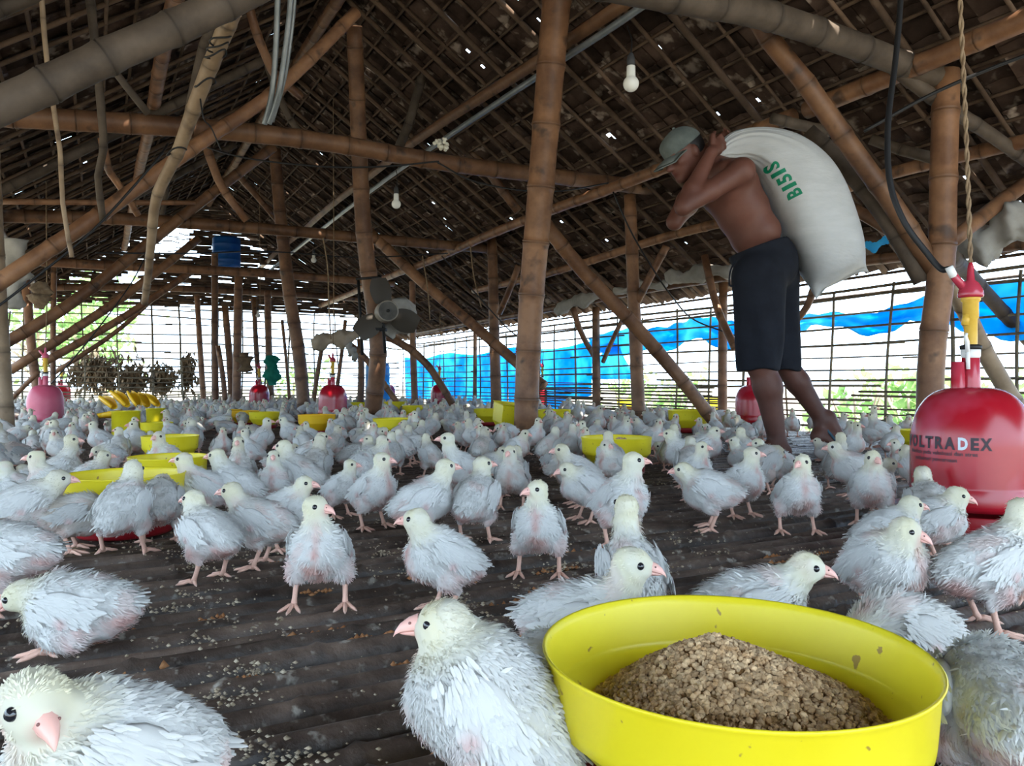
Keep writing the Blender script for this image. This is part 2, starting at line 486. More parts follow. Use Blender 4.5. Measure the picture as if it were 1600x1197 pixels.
class Chick:
    """builds the meshes of one chick, facing +X, feet on z = 0"""
    def __init__(s, pose='stand', tilt=22, neck=(0.012, 0.0, 0.046), hyaw=0, hpitch=-6, h=0.0034, tufts=2600, tl=1.0, seed=0, dirt=0.0, wing='fold',
                 legspread=1.0, step=0.0, single=False, fat=1.0, pink=1.0, bz=None, hs=0.90):
        s.rg = np.random.default_rng(seed); s.seed = seed
        s.single, s.h, s.tufts, s.tl, s.dirt, s.pink = single, h, tufts, tl, dirt, pink
        t = math.radians(tilt)
        s.a = np.array((math.cos(t), 0, math.sin(t))); s.n = np.array((-math.sin(t), 0, math.cos(t)))
        s.sit = pose == 'sit'; s.hs = hs
        s.B = np.array((0, 0, bz if bz else 0.051 if s.sit else 0.094))
        s.Rb = np.array((s.a, (0, 1, 0), s.n)).T
        f = fat
        s.N0 = s.B + 0.042 * s.a + 0.020 * s.n
        s.H = s.N0 + np.array(neck)
        s.Rh = np.array(rotm(math.radians(hyaw), math.radians(hpitch)))
        s.hd = s.Rh[:, 0]
        s.wing, s.legspread, s.step = wing, legspread, step
        B, a, n = s.B, s.a, s.n
        Rb = s.Rb
        up = s.Rh[:, 2]
        mid = (s.N0 + s.H) / 2 + np.array((0.004, 0, 0))
        P = [('e', B, (0.062 * f, 0.045 * f, 0.047 * f), Rb, 0.010),
             ('e', B + 0.032 * a - 0.006 * n, (0.036, 0.040 * f, 0.042), Rb, 0.014),
             ('e', B - 0.044 * a + 0.004 * n, (0.032, 0.032, 0.029), Rb, 0.014),
             ('c', s.N0 - 0.010 * a, 0.027, mid, 0.0178, 0.016),
             ('c', mid, 0.0178, s.H - 0.005 * s.hd, 0.0158, 0.012),
             ('e', s.H, (0.0240 * hs, 0.0192 * hs, 0.0202 * hs), s.Rh, 0.008),
             ('e', s.H + 0.0125 * hs * s.hd - 0.002 * up, (0.0125 * hs, 0.0115 * hs, 0.0118 * hs), s.Rh, 0.006)]
        for sg in (1, -1):
            P.append(('e', s.H + 0.007 * hs * s.hd + sg * 0.0085 * hs * s.Rh[:, 1] - 0.006 * hs * up, (0.010, 0.008, 0.008), s.Rh, 0.006))
        s.hips = []
        for sg in (1, -1):
            st = step * sg
            if s.sit:
                P.append(('e', B + np.array((0.004, sg * 0.036, -0.026)), (0.030, 0.020, 0.022), None, 0.012))
                s.hips.append(None)
            else:
                y = sg * 0.030 * (1 + 0.35 * (legspread - 1))
                hip = np.array((-0.008, y, 0.078)); kn = np.array((0.004 + st * 0.5, sg * 0.032 * legspread, 0.060)); hk = np.array((-0.010 + st * 0.6, sg * 0.033 * legspread, 0.043))
                P.append(('c', hip, 0.024, kn, 0.0165, 0.012)); P.append(('c', kn, 0.0165, hk, 0.0080, 0.008))
                s.hips.append((hk, sg, st))
        s.P = P
    # colour of a point of the plumage
    def colour(s, V, N):
        dh = np.linalg.norm(V - s.H, axis=1)
        # distance from the neck line
        d = s.H - s.N0; L = np.linalg.norm(d) + 1e-9
        t = np.clip(((V - s.N0) @ d) / L ** 2, 0, 1)
        dn = np.linalg.norm(V - (s.N0 + t[:, None] * d), axis=1)
        y = np.clip(1.25 - dh / 0.040, 0, 1) * 0.95
        y = np.maximum(y, np.clip(1.2 - dn / 0.030, 0, 1) * (0.15 + 0.7 * t))
        y *= np.clip(0.85 + 0.3 * vnoise(V, 90, s.seed), 0, 1)
        c = WHITE * (1 - y[:, None]) + YELLOW * y[:, None]
        q = (V - s.B) @ s.Rb
        # bare pink skin: belly, vent, the front of the neck, under the wing
        belly = np.clip((-q[:, 2] - 0.030) / 0.012, 0, 1) * np.clip(1 - np.abs(q[:, 1]) / 0.036, 0, 1)
        vent = np.clip((-q[:, 0] - 0.030) / 0.02, 0, 1) * np.clip((0.012 - q[:, 2]) / 0.02, 0, 1) * 0.7
        fr = np.clip((q[:, 0] - 0.040) / 0.02, 0, 1) * np.clip(1 - np.abs(q[:, 1]) / 0.013, 0, 1) * np.clip((0.045 - np.abs(q[:, 2] + 0.005)) / 0.02, 0, 1) * 0.75
        side = np.clip(1 - np.abs(q[:, 0] + 0.012) / 0.03, 0, 1) * np.clip((-q[:, 2] - 0.004) / 0.016, 0, 1) * np.clip(np.abs(q[:, 1]) / 0.03, 0, 1) * 0.55
        p = np.clip(np.maximum.reduce([belly, vent, fr, side]) * (0.8 + 0.6 * vnoise(V, 130, s.seed + 3)), 0, 0.85) * s.pink * (1 - y)
        c = c * (1 - p[:, None]) + PINK * p[:, None]
        patch = np.clip(vnoise(V, 60, s.seed + 9) * 1.6 - 0.75, 0, 0.35) * s.pink * (1 - y)
        c = c * (1 - patch[:, None]) + np.array((0.72, 0.5, 0.46)) * patch[:, None]
        fc = np.clip(1 - np.linalg.norm(V - (s.H + 0.022 * s.hd - 0.004 * s.Rh[:, 2]), axis=1) / 0.013, 0, 1) * 0.8
        c = c * (1 - fc[:, None]) + np.array((0.74, 0.46, 0.40)) * fc[:, None]
        di = np.clip(s.dirt * (0.6 + 0.5 * vnoise(V, 50, s.seed + 5)) + 0.25 * belly, 0, 0.8)
        return c * (1 - di[:, None]) + DIRT_SHADE * di[:, None] * (0.6 + 0.4 * c)
    def flow(s, P, N):
        back = -s.a[None, :] * 1.0 + np.array((0, 0, -0.25))
        wh = np.clip(1.3 - np.linalg.norm(P - s.H, axis=1) / 0.03, 0, 1)[:, None]
        f = back * (1 - wh) + (-s.hd[None, :] + np.array((0, 0, -0.3))) * wh
        d = s.H - s.N0; L = np.linalg.norm(d) + 1e-9
        t = ((P - s.N0) @ d) / L ** 2
        wn = (np.clip(1.2 - np.linalg.norm(P - (s.N0 + np.clip(t, 0, 1)[:, None] * d), axis=1) / 0.034, 0, 1))[:, None] * (1 - wh)
        f = f * (1 - wn) + (-d / L - 0.5 * s.a)[None, :] * wn
        f = f - N * (f * N).sum(1)[:, None]
        return nrm(f)
    def body(s):
        V, Q, N = sdf_mesh(s.P, s.h, 2)
        V = V + N * (0.0010 * vnoise(V, 240, s.seed) + 0.0022 * vnoise(V, 95, s.seed + 1) * np.clip(np.linalg.norm(V - s.H, axis=1) / 0.03 - 0.8, 0, 1))[:, None]
        C = s.colour(V, N)
        if s.tufts:
            TV, TF, TN, TC = s.fluff(V, Q, N, C)
            k = len(V)
            return np.vstack([V, TV]), [Q, TF + k], np.vstack([C, TC]), np.vstack([N, TN])
        return V, [Q], C, N
    def fluff(s, V, Q, N, C):
        rg = s.rg
        m = s.tufts
        q = Q[rg.integers(0, len(Q), m)]
        w = rg.dirichlet((1, 1, 1, 1), m)
        P = (V[q] * w[:, :, None]).sum(1); Nn = nrm((N[q] * w[:, :, None]).sum(1)); Cc = (C[q] * w[:, :, None]).sum(1)
        f = s.flow(P, Nn)
        f = nrm(f + rg.normal(size=f.shape) * 0.32); f = nrm(f - Nn * (f * Nn).sum(1)[:, None])
        loc = (P - s.B) @ s.Rb
        dh = np.linalg.norm(P - s.H, axis=1)
        head = dh < 0.027
        face = ((P - s.H) @ s.hd > 0.013) & head
        back = (loc[:, 2] > 0.004) & ~head & (np.linalg.norm(P - s.H, axis=1) > 0.035)
        lift = np.where(back, rg.uniform(0.12, 0.60, m), rg.uniform(0.28, 0.85, m))
        lift = np.where(head, rg.uniform(0.2, 0.55, m), lift)
        Ln = np.where(back, rg.uniform(0.010, 0.018, m), rg.uniform(0.006, 0.0115, m)) * s.tl
        Ln = np.where(head, rg.uniform(0.0035, 0.0065, m), Ln)
        wd = np.where(back, rg.uniform(0.0010, 0.0030, m), rg.uniform(0.0007, 0.0015, m)) * (1.0 if m > 1500 else 1.6)
        wd = np.where(head, 0.0010 * (1.0 if m > 1500 else 1.6), wd)
        keep = ~face & (P[:, 2] > 0.0445 if not s.sit else P[:, 2] > -1)
        for sg in (1, -1): keep &= np.linalg.norm(P - s.eye_at(sg), axis=1) > 0.0085      # bare skin round the eye
        modes = (s.wing, s.wing) if isinstance(s.wing, str) else s.wing
        for sg, md in ((1, modes[0]), (-1, modes[1])):      # the folded wing lies over the flank plumage
            if md != 'out':
                uw = (loc[:, 1] * sg > 0.022) & (np.abs(loc[:, 0] + 0.002) < 0.034) & (np.abs(loc[:, 2] - 0.014) < 0.019)
                Ln = np.where(uw, Ln * 0.55, Ln); lift = np.where(uw, 0.12, lift)
        P, Nn, Cc, f, lift, Ln, wd = [x[keep] for x in (P, Nn, Cc, f, lift, Ln, wd)]
        m = len(P)
        d = nrm(f * np.cos(lift)[:, None] + Nn * np.sin(lift)[:, None])
        sd = nrm(np.cross(d, Nn))
        b0 = P - Nn * 0.001 - sd * wd[:, None] * 0.35; b1 = P - Nn * 0.001 + sd * wd[:, None] * 0.35
        mid = P + d * Ln[:, None] * 0.55
        m0, m1 = mid - sd * wd[:, None] * 0.55, mid + sd * wd[:, None] * 0.55
        tip = P + (d * 0.93 + f * 0.12 - Nn * 0.05) * Ln[:, None]
        TV = np.stack([b0, b1, m1, m0, tip], 1).reshape(-1, 3)
        o = 5 * np.arange(m)[:, None]
        TF = np.vstack([o + np.array([[0, 1, 2]]), o + np.array([[0, 2, 3]]), o + np.array([[3, 2, 4]])])
        j = rg.uniform(0.90, 1.06, m)[:, None]
        wh = np.clip(Cc * 0.55 + WHITE * 0.45 if False else Cc, 0, 1)
        TC = np.repeat(np.clip(wh * j, 0, 0.86), 5, 0)
        nn = nrm(Nn + 0.30 * d + rg.normal(size=d.shape) * 0.10)
        return TV, TF, np.repeat(nn, 5, 0), TC
    def blades(s, roots, dirs, ups, Ls, ws, V, F, C, Nn, base, curve=0.15):
        """feather blades: long lens shapes with a shaft fold"""
        for r, d, u, L, w in zip(roots, dirs, ups, Ls, ws):
            d = d / np.linalg.norm(d); sd = np.cross(d, u); sd /= np.linalg.norm(sd) + 1e-9
            u = np.cross(sd, d)
            o = len(V)
            for t, ww in ((0, 0.35), (0.3, 0.9), (0.62, 1.0), (0.86, 0.72), (1.0, 0.12)):
                c = r + d * (L * t) - u * (curve * L * t * t)
                V += [c - sd * w * ww - u * w * 0.15, c + u * w * 0.25, c + sd * w * ww - u * w * 0.15]
                sh = 0.93 + 0.10 * t
                C += [base * sh, base * 0.97 * sh, base * sh]
                Nn += [u - sd * 0.25, u, u + sd * 0.25]
            for k in range(4):
                a = o + 3 * k
                F += [(a, a + 1, a + 4, a + 3), (a + 1, a + 2, a + 5, a + 4)]
    def wing_geo(s, sg):
        V, F, C, Nn = [], [], [], []
        rg = np.random.default_rng(s.seed * 7 + (3 if sg > 0 else 4))
        mode = s.wing if isinstance(s.wing, str) else s.wing[0 if sg > 0 else 1]
        fl = np.array((0, sg * 1.0, 0))
        if mode == 'out':
            ax = nrm(np.array((0.55 * s.a[0], sg * 0.85, 0.10))); upw = nrm(np.array((0.2, 0, 1.0)))
            root = s.B + 0.022 * s.a + sg * np.array((0, 0.034, 0)) + 0.018 * s.n
            L0 = 0.055
        else:
            ax = nrm(-s.a * 0.96 - s.n * (0.10 if mode == 'fold' else -0.25) + fl * 0.04)
            upw = nrm(fl * 1.0 + s.n * 0.28)
            root = s.B + 0.030 * s.a + sg * np.array((0, 0.0425, 0)) + 0.017 * s.n
            L0 = 0.062
        sdv = np.cross(ax, upw)        # across the wing, in its plane
        if mode != 'out' and sdv[2] > 0: sdv = -sdv
        if mode == 'out': sdv = -s.a
        upw = np.cross(sdv, ax) if np.dot(np.cross(sdv, ax), upw) > 0 else np.cross(ax, sdv)
        # fleshy shoulder: flattened ellipsoid
        R = np.array((ax, sdv, upw)).T
        ctr = root + ax * 0.026 + sdv * 0.002
        nu, nv = 14, 9
        for j in range(nv + 1):
            t = math.pi * j / nv
            for i in range(nu):
                p = 2 * math.pi * i / nu
                e = np.array((math.cos(t), math.sin(t) * math.cos(p), math.sin(t) * math.sin(p)))
                taper = 1 - 0.35 * max(0, e[0])
                V.append(ctr + R @ (e * np.array((0.036, 0.0215 * taper, 0.0085))))
                Nn.append(R @ nrm(e / np.array((0.036, 0.0215, 0.0085))))
                C.append(WHITE * (1.0 - 0.5 * s.dirt) * (0.97 + 0.04 * rg.random()))
        for j in range(nv):
            for i in range(nu):
                a, b = j * nu + i, j * nu + (i + 1) % nu
                F.append((a, a + nu, b + nu, b))
        base = WHITE * (1.0 - 0.45 * s.dirt)
        # flight feathers along the lower rear edge, then two rows of coverts
        n1 = 9
        rts, ds, us, Ls, ws = [], [], [], [], []
        for k in range(n1):
            t = k / (n1 - 1)
            rts.append(root + ax * (0.016 + 0.034 * t) + sdv * (0.015 - 0.012 * t) + upw * (0.0045 + 0.0006 * k))
            ds.append(ax * (0.75 + 0.5 * t) + sdv * (0.62 - 0.70 * t) + upw * rg.normal() * 0.04)
            us.append(upw); Ls.append((0.020 + 0.014 * t) * rg.uniform(0.9, 1.1)); ws.append(0.0036 * rg.uniform(0.85, 1.15))
        s.blades(rts, ds, us, Ls, ws, V, F, C, Nn, base)
        rts, ds, us, Ls, ws = [], [], [], [], []
        ncov = 190 if s.tufts > 3000 else 100 if s.tufts > 1500 else 45 if s.tufts > 1000 else 16
        fine = 0.62 if s.tufts > 1500 else 1.0
        for k in range(ncov):
            t, w = rg.uniform(-0.32, 1), rg.uniform(-1, 1)
            e = rg.uniform(0.6, 1)
            p = ctr + ax * (t - 0.45) * 0.058 + sdv * w * 0.017 + upw * 0.0078 * math.sqrt(max(0.05, 1 - w * w * 0.8 - (t - .45) ** 2))
            rts.append(p); ds.append(ax + sdv * (0.35 + 0.3 * w) + upw * rg.uniform(0.04, 0.22) + rg.normal(size=3) * 0.1)
            us.append(upw); Ls.append(rg.uniform(0.009, 0.018)); ws.append(rg.uniform(0.0018, 0.0034) * fine)
        s.blades(rts, ds, us, Ls, ws, V, F, C, Nn, base)
        pk = np.clip(1 - np.abs((np.array(V) - root) @ ax - 0.03) / 0.012, 0, 1) * np.clip(((np.array(V) - ctr) @ sdv - 0.010) / 0.008, 0, 1) * 0.6 * s.pink
        C = np.array(C) * (1 - pk[:, None]) + np.array((0.66, 0.36, 0.34)) * pk[:, None]
        return np.array(V), F, C, nrm(np.array(Nn))
    def tail_geo(s):
        V, F, C, Nn = [], [], [], []
        rg = np.random.default_rng(s.seed * 5 + 1)
        r0 = s.B - 0.066 * s.a + 0.012 * s.n
        rts, ds, us, Ls, ws = [], [], [], [], []
        for k in range(13):
            q = (k - 6) / 6
            ang = rg.uniform(0.05, 0.55)
            rts.append(r0 + np.array((0, q * 0.010, 0)) + s.n * rg.uniform(-0.006, 0.006) + s.a * 0.008)
            ds.append(-s.a * math.cos(ang) + s.n * math.sin(ang) * 1.1 + np.array((0, q * 0.55, 0)))
            us.append(s.n + np.array((0, q * 0.5, 0))); Ls.append(rg.uniform(0.020, 0.032)); ws.append(rg.uniform(0.0028, 0.0046))
        s.blades(rts, ds, us, Ls, ws, V, F, C, Nn, WHITE * (1 - 0.4 * s.dirt), 0.25)
        return np.array(V), F, np.array(C), nrm(np.array(Nn))
    def leg_mb(s, i):
        mb = MB()
        n = 8 if not s.single else 4
        if s.sit:
            sg = 1 if i == 0 else -1
            foot = s.B + np.array((0.030, sg * 0.032, 0)); foot[2] = 0.006
            pts = [foot - np.array((0.03, 0, -0.003)), foot]
            rr = [0.0045, 0.0045]; fwd = np.array((1.0, sg * 0.1, 0))
        else:
            hk, sg, st = s.hips[i]
            foot = np.array((0.004 + st, sg * 0.0345 * s.legspread, 0.0065))
            pts = [hk + np.array((0.003, 0, 0.010)), hk, hk * 0.75 + foot * 0.25, hk * 0.3 + foot * 0.7, foot]
            rr = [0.0062, 0.0060, 0.0044, 0.0043, 0.0058]; fwd = np.array((1.0, sg * 0.12, 0))
        V0 = len(mb.v)
        tube(mb, pts, rr, n, col=LEGC)
        fwd = fwd / np.linalg.norm(fwd); lat = np.array((-fwd[1], fwd[0], 0))
        for k, (an, L) in enumerate(((0.0, 0.034), (0.62, 0.028), (-0.62, 0.028), (math.pi - 0.5 * sg, 0.014))):
            d = fwd * math.cos(an) + lat * math.sin(an)
            p0 = foot
            tp = [p0 + d * 0.001 - np.array((0, 0, 0.001)), p0 + d * L * 0.35 + np.array((0, 0, 0.0008)), p0 + d * L * 0.7 + np.array((0, 0, -0.0025)), p0 + d * L + np.array((0, 0, -0.0040)), p0 + d * (L + 0.0055) + np.array((0, 0, -0.0058))]
            c = np.array([LEGC, LEGC, LEGC * 1.04, LEGC * 0.95, np.array((0.55, 0.40, 0.33))])
            tube(mb, tp, [0.0046, 0.0038, 0.0035, 0.0027, 0.0008], max(5, n - 2) if n > 4 else 4, col=c)
        return mb
    def beak_mb(s):
        mb = MB()
        e1, e2, e3 = s.Rh[:, 0], s.Rh[:, 1], s.Rh[:, 2]
        b = s.H + 0.0200 * s.hs * e1 - 0.0015 * e3
        n = 10 if not s.single else 5
        def horn(z0, L, w, hh, droop, sgn, col):
            V, F, C = [], [], []
            st = [(0, 1, 0), (0.35, 0.84, 0.02), (0.7, 0.52, 0.18), (0.9, 0.25, 0.5), (1.0, 0.05, 0.85)]
            for t, ww, dr in st:
                c = b + e1 * (L * t) + e3 * (z0 - sgn * droop * dr)
                for k in range(n):
                    a = 2 * math.pi * k / n
                    V.append(c + e2 * (w * ww * math.cos(a)) + e3 * (hh * ww * math.sin(a) * (1 if math.sin(a) * sgn > 0 else 0.25)))
                    C.append(np.array(col) * (1.0 + 0.12 * (t - 0.4)))
            for i in range(len(st) - 1):
                for k in range(n):
                    q, r = i * n + k, i * n + (k + 1) % n
                    F.append((q, r, r + n, q + n))
            F.append(tuple((len(st) - 1) * n + k for k in range(n)))
            mb.add(V, F, np.array(C))
        horn(0.0012, 0.0215, 0.0080, 0.0098, 0.0065, 1, BEAKC)
        horn(-0.0014, 0.0165, 0.0068, 0.0052, -0.0010, -1, BEAKC * 0.92)
        if not s.single:
            for sg in (1, -1):
                sphere(mb, b + e1 * 0.0065 + e2 * sg * 0.0058 + e3 * 0.0060, 0.0012, 6, 4, col=(0.22, 0.10, 0.09))
        return mb
    def eye_at(s, sg):
        e1, e2, e3 = s.Rh[:, 0], s.Rh[:, 1], s.Rh[:, 2]
        return s.H + s.hs * (0.0090 * e1 + sg * 0.0160 * e2 + 0.0035 * e3)
    # whole chick as parts, or as one mesh where it is too small to show them
    def parts(s):
        if s.single:
            mb = MB()
            V, Fl, C, N = s.body()
            for f in Fl: pass
            mb.add(V, [tuple(q) for f in Fl for q in f], C)
            for sg in (1, -1):
                v, f, c, n = s.wing_geo(sg); mb.add(v, f, c)
            v, f, c, n = s.tail_geo(); mb.add(v, f, c)
            def plain(m2):
                v = np.array([tuple(q) for q in m2.v]); ctr = v.mean(0)
                nn = nrm(v - ctr + np.array((1e-6, 0, 0)))
                mb.add(v, m2.f, np.array(m2.c))
            plain(s.beak_mb())
            for i in (0, 1): plain(s.leg_mb(i))
            for sg in (1, -1):
                e = MB(); sphere(e, s.eye_at(sg), 0.0044, 6, 4, col=(0.012, 0.012, 0.015)); plain(e)
            return {'one': mb.mesh('chick', M['down'])}
        V, Fl, C, N = s.body()
        d = {'body': np_mesh('chick_body', V, Fl, M['down'], C)}
        for k, sg in (('wing_a', 1), ('wing_b', -1)):
            v, f, c, n = s.wing_geo(sg); mb = MB(); mb.add(v, f, c); d[k] = mb.mesh('chick_wing', M['down'])
        v, f, c, n = s.tail_geo(); mb = MB(); mb.add(v, f, c); d['tail'] = mb.mesh('chick_tail', M['down'])
        for i in (0, 1): d['leg_%d' % i] = s.leg_mb(i).mesh('chick_leg', M['skin'])
        d['beak'] = s.beak_mb().mesh('chick_beak', M['beak'])
        for k, sg in (('eye_a', 1), ('eye_b', -1)):
            mb = MB(); sphere(mb, s.eye_at(sg), 0.0046, 12, 8); d[k] = mb.mesh('chick_eye', M['eye'])
        return d
PART_NAME = {'body': 'body', 'wing_a': 'wing', 'wing_b': 'wing', 'tail': 'tail', 'leg_0': 'leg', 'leg_1': 'leg', 'beak': 'beak', 'eye_a': 'eye', 'eye_b': 'eye'}
def place_chick(d, loc, heading, scale, label, group=None):
    if 'one' in d:
        o = link('chick', d['one'], None, loc, (0, 0, math.radians(heading)), (scale,) * 3)
        return prop(o, label, 'chick', group)
    root = empty('chick', loc, label, 'chick', group, rotz=math.radians(heading), scale=scale)
    for k, me in d.items(): link(PART_NAME[k], me, root)
    return root
# ================================================================== ground, floor
def plane_obj(name, m, x0, x1, y0, y1, z, n=1, parent=None):
    mb = MB()
    mb.add([(x0, y0, z), (x1, y0, z), (x1, y1, z), (x0, y1, z)], [(0, 1, 2, 3)])
    return mb.obj(name, m, parent)
g = plane_obj('ground', M['grassland'], -90, 90, -60, 140, -0.62)
prop(g, 'sunlit open ground around the raised bamboo shed', 'ground', kind='structure')

# joists carry the slats: the floor object itself, each slat is a child
mb = MB()
for k in range(9):
    v = V_L + 0.1 + k * 0.76
    a, b = W(U_NEAR, v, -0.075), W(U_END, v, -0.075)
    tube(mb, [a, (a + b) / 2, b], 0.04, 8)
    for u in (0.5, 3.5, 6.5, 9.5, 12.5):
        p = W(u, v, -0.1)
        tube(mb, [p, p - Vector((0, 0, 0.52))], 0.045, 8)
floor = mb.obj('floor', M['joist'])
prop(floor, 'raised floor of dark split bamboo slats over joists', 'floor', kind='structure')

def slat_mesh(k):
    r = random.Random(100 + k)
    mb = MB()
    n = 46
    Lh = 3.2
    V, F = [], []
    prof = [(-1, -0.026), (-0.98, -0.014), (-0.82, -0.0035), (-0.45, 0.0055), (0, 0.0085), (0.45, 0.0055), (0.82, -0.0035), (0.98, -0.014), (1, -0.026)]
    CC = []
    nodes = []
    x = -Lh + r.uniform(0.05, 0.4)
    while x < Lh:
        nodes.append(x); x += r.uniform(0.26, 0.44)
    ph = r.uniform(0, 6); wid = r.uniform(0.85, 1.1)
    xs = sorted(list(np.linspace(-Lh, Lh, n)) + [q + d for q in nodes for d in (-0.012, 0, 0.012)])
    for x in xs:
        near = min(abs(x - q) for q in nodes)
        sw = 1 + 0.16 * max(0, 1 - near / 0.013)
        dz = 0.0040 * max(0, 1 - near / 0.013)
        wob = 0.0028 * math.sin(x * 2.1 + ph) + r.gauss(0, 0.0009)
        dzz = 0.0018 * math.sin(x * 3.3 + ph * 2)
        for a, z in prof:
            V.append((x, a * 0.0195 * wid * sw + wob, z - 0.008 + dz * (1 if abs(a) < 0.9 else 0) + dzz + r.gauss(0, 0.0004)))
            g_ = (1.25 if abs(a) < 0.3 else 1.0 if abs(a) < 0.6 else 0.62 if abs(a) < 0.9 else 0.35) * (0.7 if near < 0.004 else 1.0) * r.uniform(0.85, 1.15)  # worn crowns and dirty edges, toned to deepen the shade of the gaps
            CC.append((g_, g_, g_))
    m = len(prof)
    for i in range(len(xs) - 1):
        for j in range(m - 1):
            a = i * m + j
            F.append((a, a + m, a + m + 1, a + 1))
        F.append((i * m, i * m + m - 1, (i + 1) * m + m - 1, (i + 1) * m))
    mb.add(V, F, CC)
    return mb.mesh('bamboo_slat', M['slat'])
slat_meshes = [slat_mesh(k) for k in range(14)]
ang_v = math.atan2(VY, VX)
u = 0.0
floor_gaps = []
while u < U_END - 0.05:
    gap = rnd.choice([0.004, 0.006, 0.008, 0.010, 0.012, 0.015]) if rnd.random() < 0.90 else rnd.uniform(0.018, 0.03)
    o = link('bamboo_slat', rnd.choice(slat_meshes), floor)
    o.location = W(u, 1.54 + rnd.uniform(-0.06, 0.06), rnd.uniform(-0.009, 0.0))
    o.rotation_euler = (rnd.gauss(0, 0.09), 0, ang_v + rnd.gauss(0, 0.0024) + (math.pi if rnd.random() < 0.5 else 0))
    u += 0.039 + gap

# droppings, feed crumbs and husks trodden into the floor
mb = MB()
def crumb(mb, p, s, r):
    V = []
    for d in ((1, 0, 0), (0, 1, 0), (-1, 0, 0), (0, -1, 0), (0, 0, .8), (0, 0, -.6)):
        V.append(Vector(p) + Vector(d) * s * r.uniform(0.5, 1.2))
    mb.add(V, [(0, 1, 4), (1, 2, 4), (2, 3, 4), (3, 0, 4), (1, 0, 5), (2, 1, 5), (3, 2, 5), (0, 3, 5)])
for k in range(150):
    Y = 0.55 + 3.4 * rnd.random() ** 1.6
    X = rnd.uniform(-0.72, 0.72) * Y
    for j in range(rnd.randint(8, 34)):
        crumb(mb, (X + rnd.gauss(0, 0.035), Y + rnd.gauss(0, 0.022), rnd.uniform(-0.003, 0.006)), rnd.choice([0.0012, 0.0016, 0.002, 0.003, 0.0042]), rnd)
for k in range(46):
    Y = 0.62 + 1.3 * rnd.random(); X = rnd.uniform(-0.62, 0.62) * Y
    for j in range(rnd.randint(30, 70)):
        crumb(mb, (X + rnd.gauss(0, 0.022), Y + rnd.gauss(0, 0.010), rnd.uniform(-0.010, 0.003)), rnd.choice([0.0016, 0.0022, 0.003, 0.0044]), rnd)
for k in range(1500):
    Y = 0.5 + 4.5 * rnd.random() ** 1.7
    X = rnd.uniform(-0.72, 0.72) * Y
    crumb(mb, (X, Y, rnd.uniform(-0.002, 0.003)), rnd.choice([0.0012, 0.0018, 0.0026]), rnd)
sunlit_fill = MB()  # orange clumps added in the gaps to imitate sunlit ground below
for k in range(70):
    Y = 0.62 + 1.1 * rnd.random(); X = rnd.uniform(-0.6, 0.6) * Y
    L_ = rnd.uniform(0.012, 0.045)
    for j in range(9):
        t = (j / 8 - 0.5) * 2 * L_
        crumb(sunlit_fill, (X + VX * t, Y + VY * t, rnd.uniform(-0.016, -0.009)), rnd.uniform(0.005, 0.009), rnd)
prop(sunlit_fill.obj('sunlit_gap_fill', M['sunlit_fill'], floor), 'orange-brown clumps added between the slats, coloured like sunlit ground below', kind='stuff')
lit = mb.obj('litter', M['litter'], floor)
prop(lit, 'dry droppings and feed crumbs trodden on the slats', kind='stuff')

# ================================================================== roof
ceil = empty('ceiling', W(5, V_RIDGE, RIDGE), 'gable roof of dark tiles on bamboo laths seen from inside', 'roof', kind='structure')
CEIL_INV = Vector(ceil.location)
def under(p): return Vector(p) - CEIL_INV
TU, TS = 0.155, 0.19      # tile pitch along the shed, down the slope
TW, TH = 0.178, 0.245
ca, sa = 1 / math.sqrt(1 + SLOPE ** 2), SLOPE / math.sqrt(1 + SLOPE ** 2)
def tile_mb(mb, fn, r, hole=None, k=0):
    nx, ny = 6, 7
    V, F = [], []
    for lay in (0, 1):
        for j in range(ny + 1):
            for i in range(nx + 1):
                a, b = i / nx - 0.5, j / ny - 0.5
                z = 0.010 * math.cos(a * math.pi * 2) + lay * 0.008
                V.append(fn(a * TW, b * TH, z))
    m = (nx + 1) * (ny + 1)
    gone = set(hole or ())
    for j in range(ny):
        for i in range(nx):
            if (i, j) in gone: continue
            a = j * (nx + 1) + i
            q = (a, a + nx + 1, a + nx + 2, a + 1)
            F.append(q)
            F.append(tuple(m + t for t in reversed(q)))
    mb.add(V, F)
def tile_simple(mb, fn):
    nx, ny = 4, 1
    V, F = [], []
    for lay in (0, 1):
        for j in range(ny + 1):
            for i in range(nx + 1):
                a, b = i / nx - 0.5, j / ny - 0.5
                V.append(fn(a * TW, b * TH, 0.010 * math.cos(a * math.pi * 2) + lay * 0.008))
    m = (nx + 1) * (ny + 1)
    for j in range(ny):
        for i in range(nx):
            a = j * (nx + 1) + i
            q = (a, a + nx + 1, a + nx + 2, a + 1)
            F.append(q); F.append(tuple(m + t for t in reversed(q)))
    b = nx + 1
    for i in range(nx):
        F.append((i, i + 1, m + i + 1, m + i)); F.append((b + i + 1, b + i, m + b + i, m + b + i + 1))
    mb.add(V, F)
HOLES = [[(2, 3)], [(3, 3), (3, 4)], [(2, 4)], [(3, 2), (2, 2)], [(2, 3), (3, 3), (3, 4)], [(3, 4)], [(2, 2)]]
SMALL = [[(2, 3)], [(3, 3)], [(3, 4)], [(2, 4)], [(2, 2)]]
def mk(h):
    mb = MB(); tile_mb(mb, lambda a, b, z: Vector((a, b, z)), rnd, h); return mb.mesh('roof_tile', M['tile'])
def mks():
    mb = MB(); tile_simple(mb, lambda a, b, z: Vector((a, b, z))); return mb.mesh('roof_tile', M['tile'])
tile_plain = mks(); tile_hole = [mk(h) for h in HOLES]; tile_small = [mk(h) for h in SMALL]

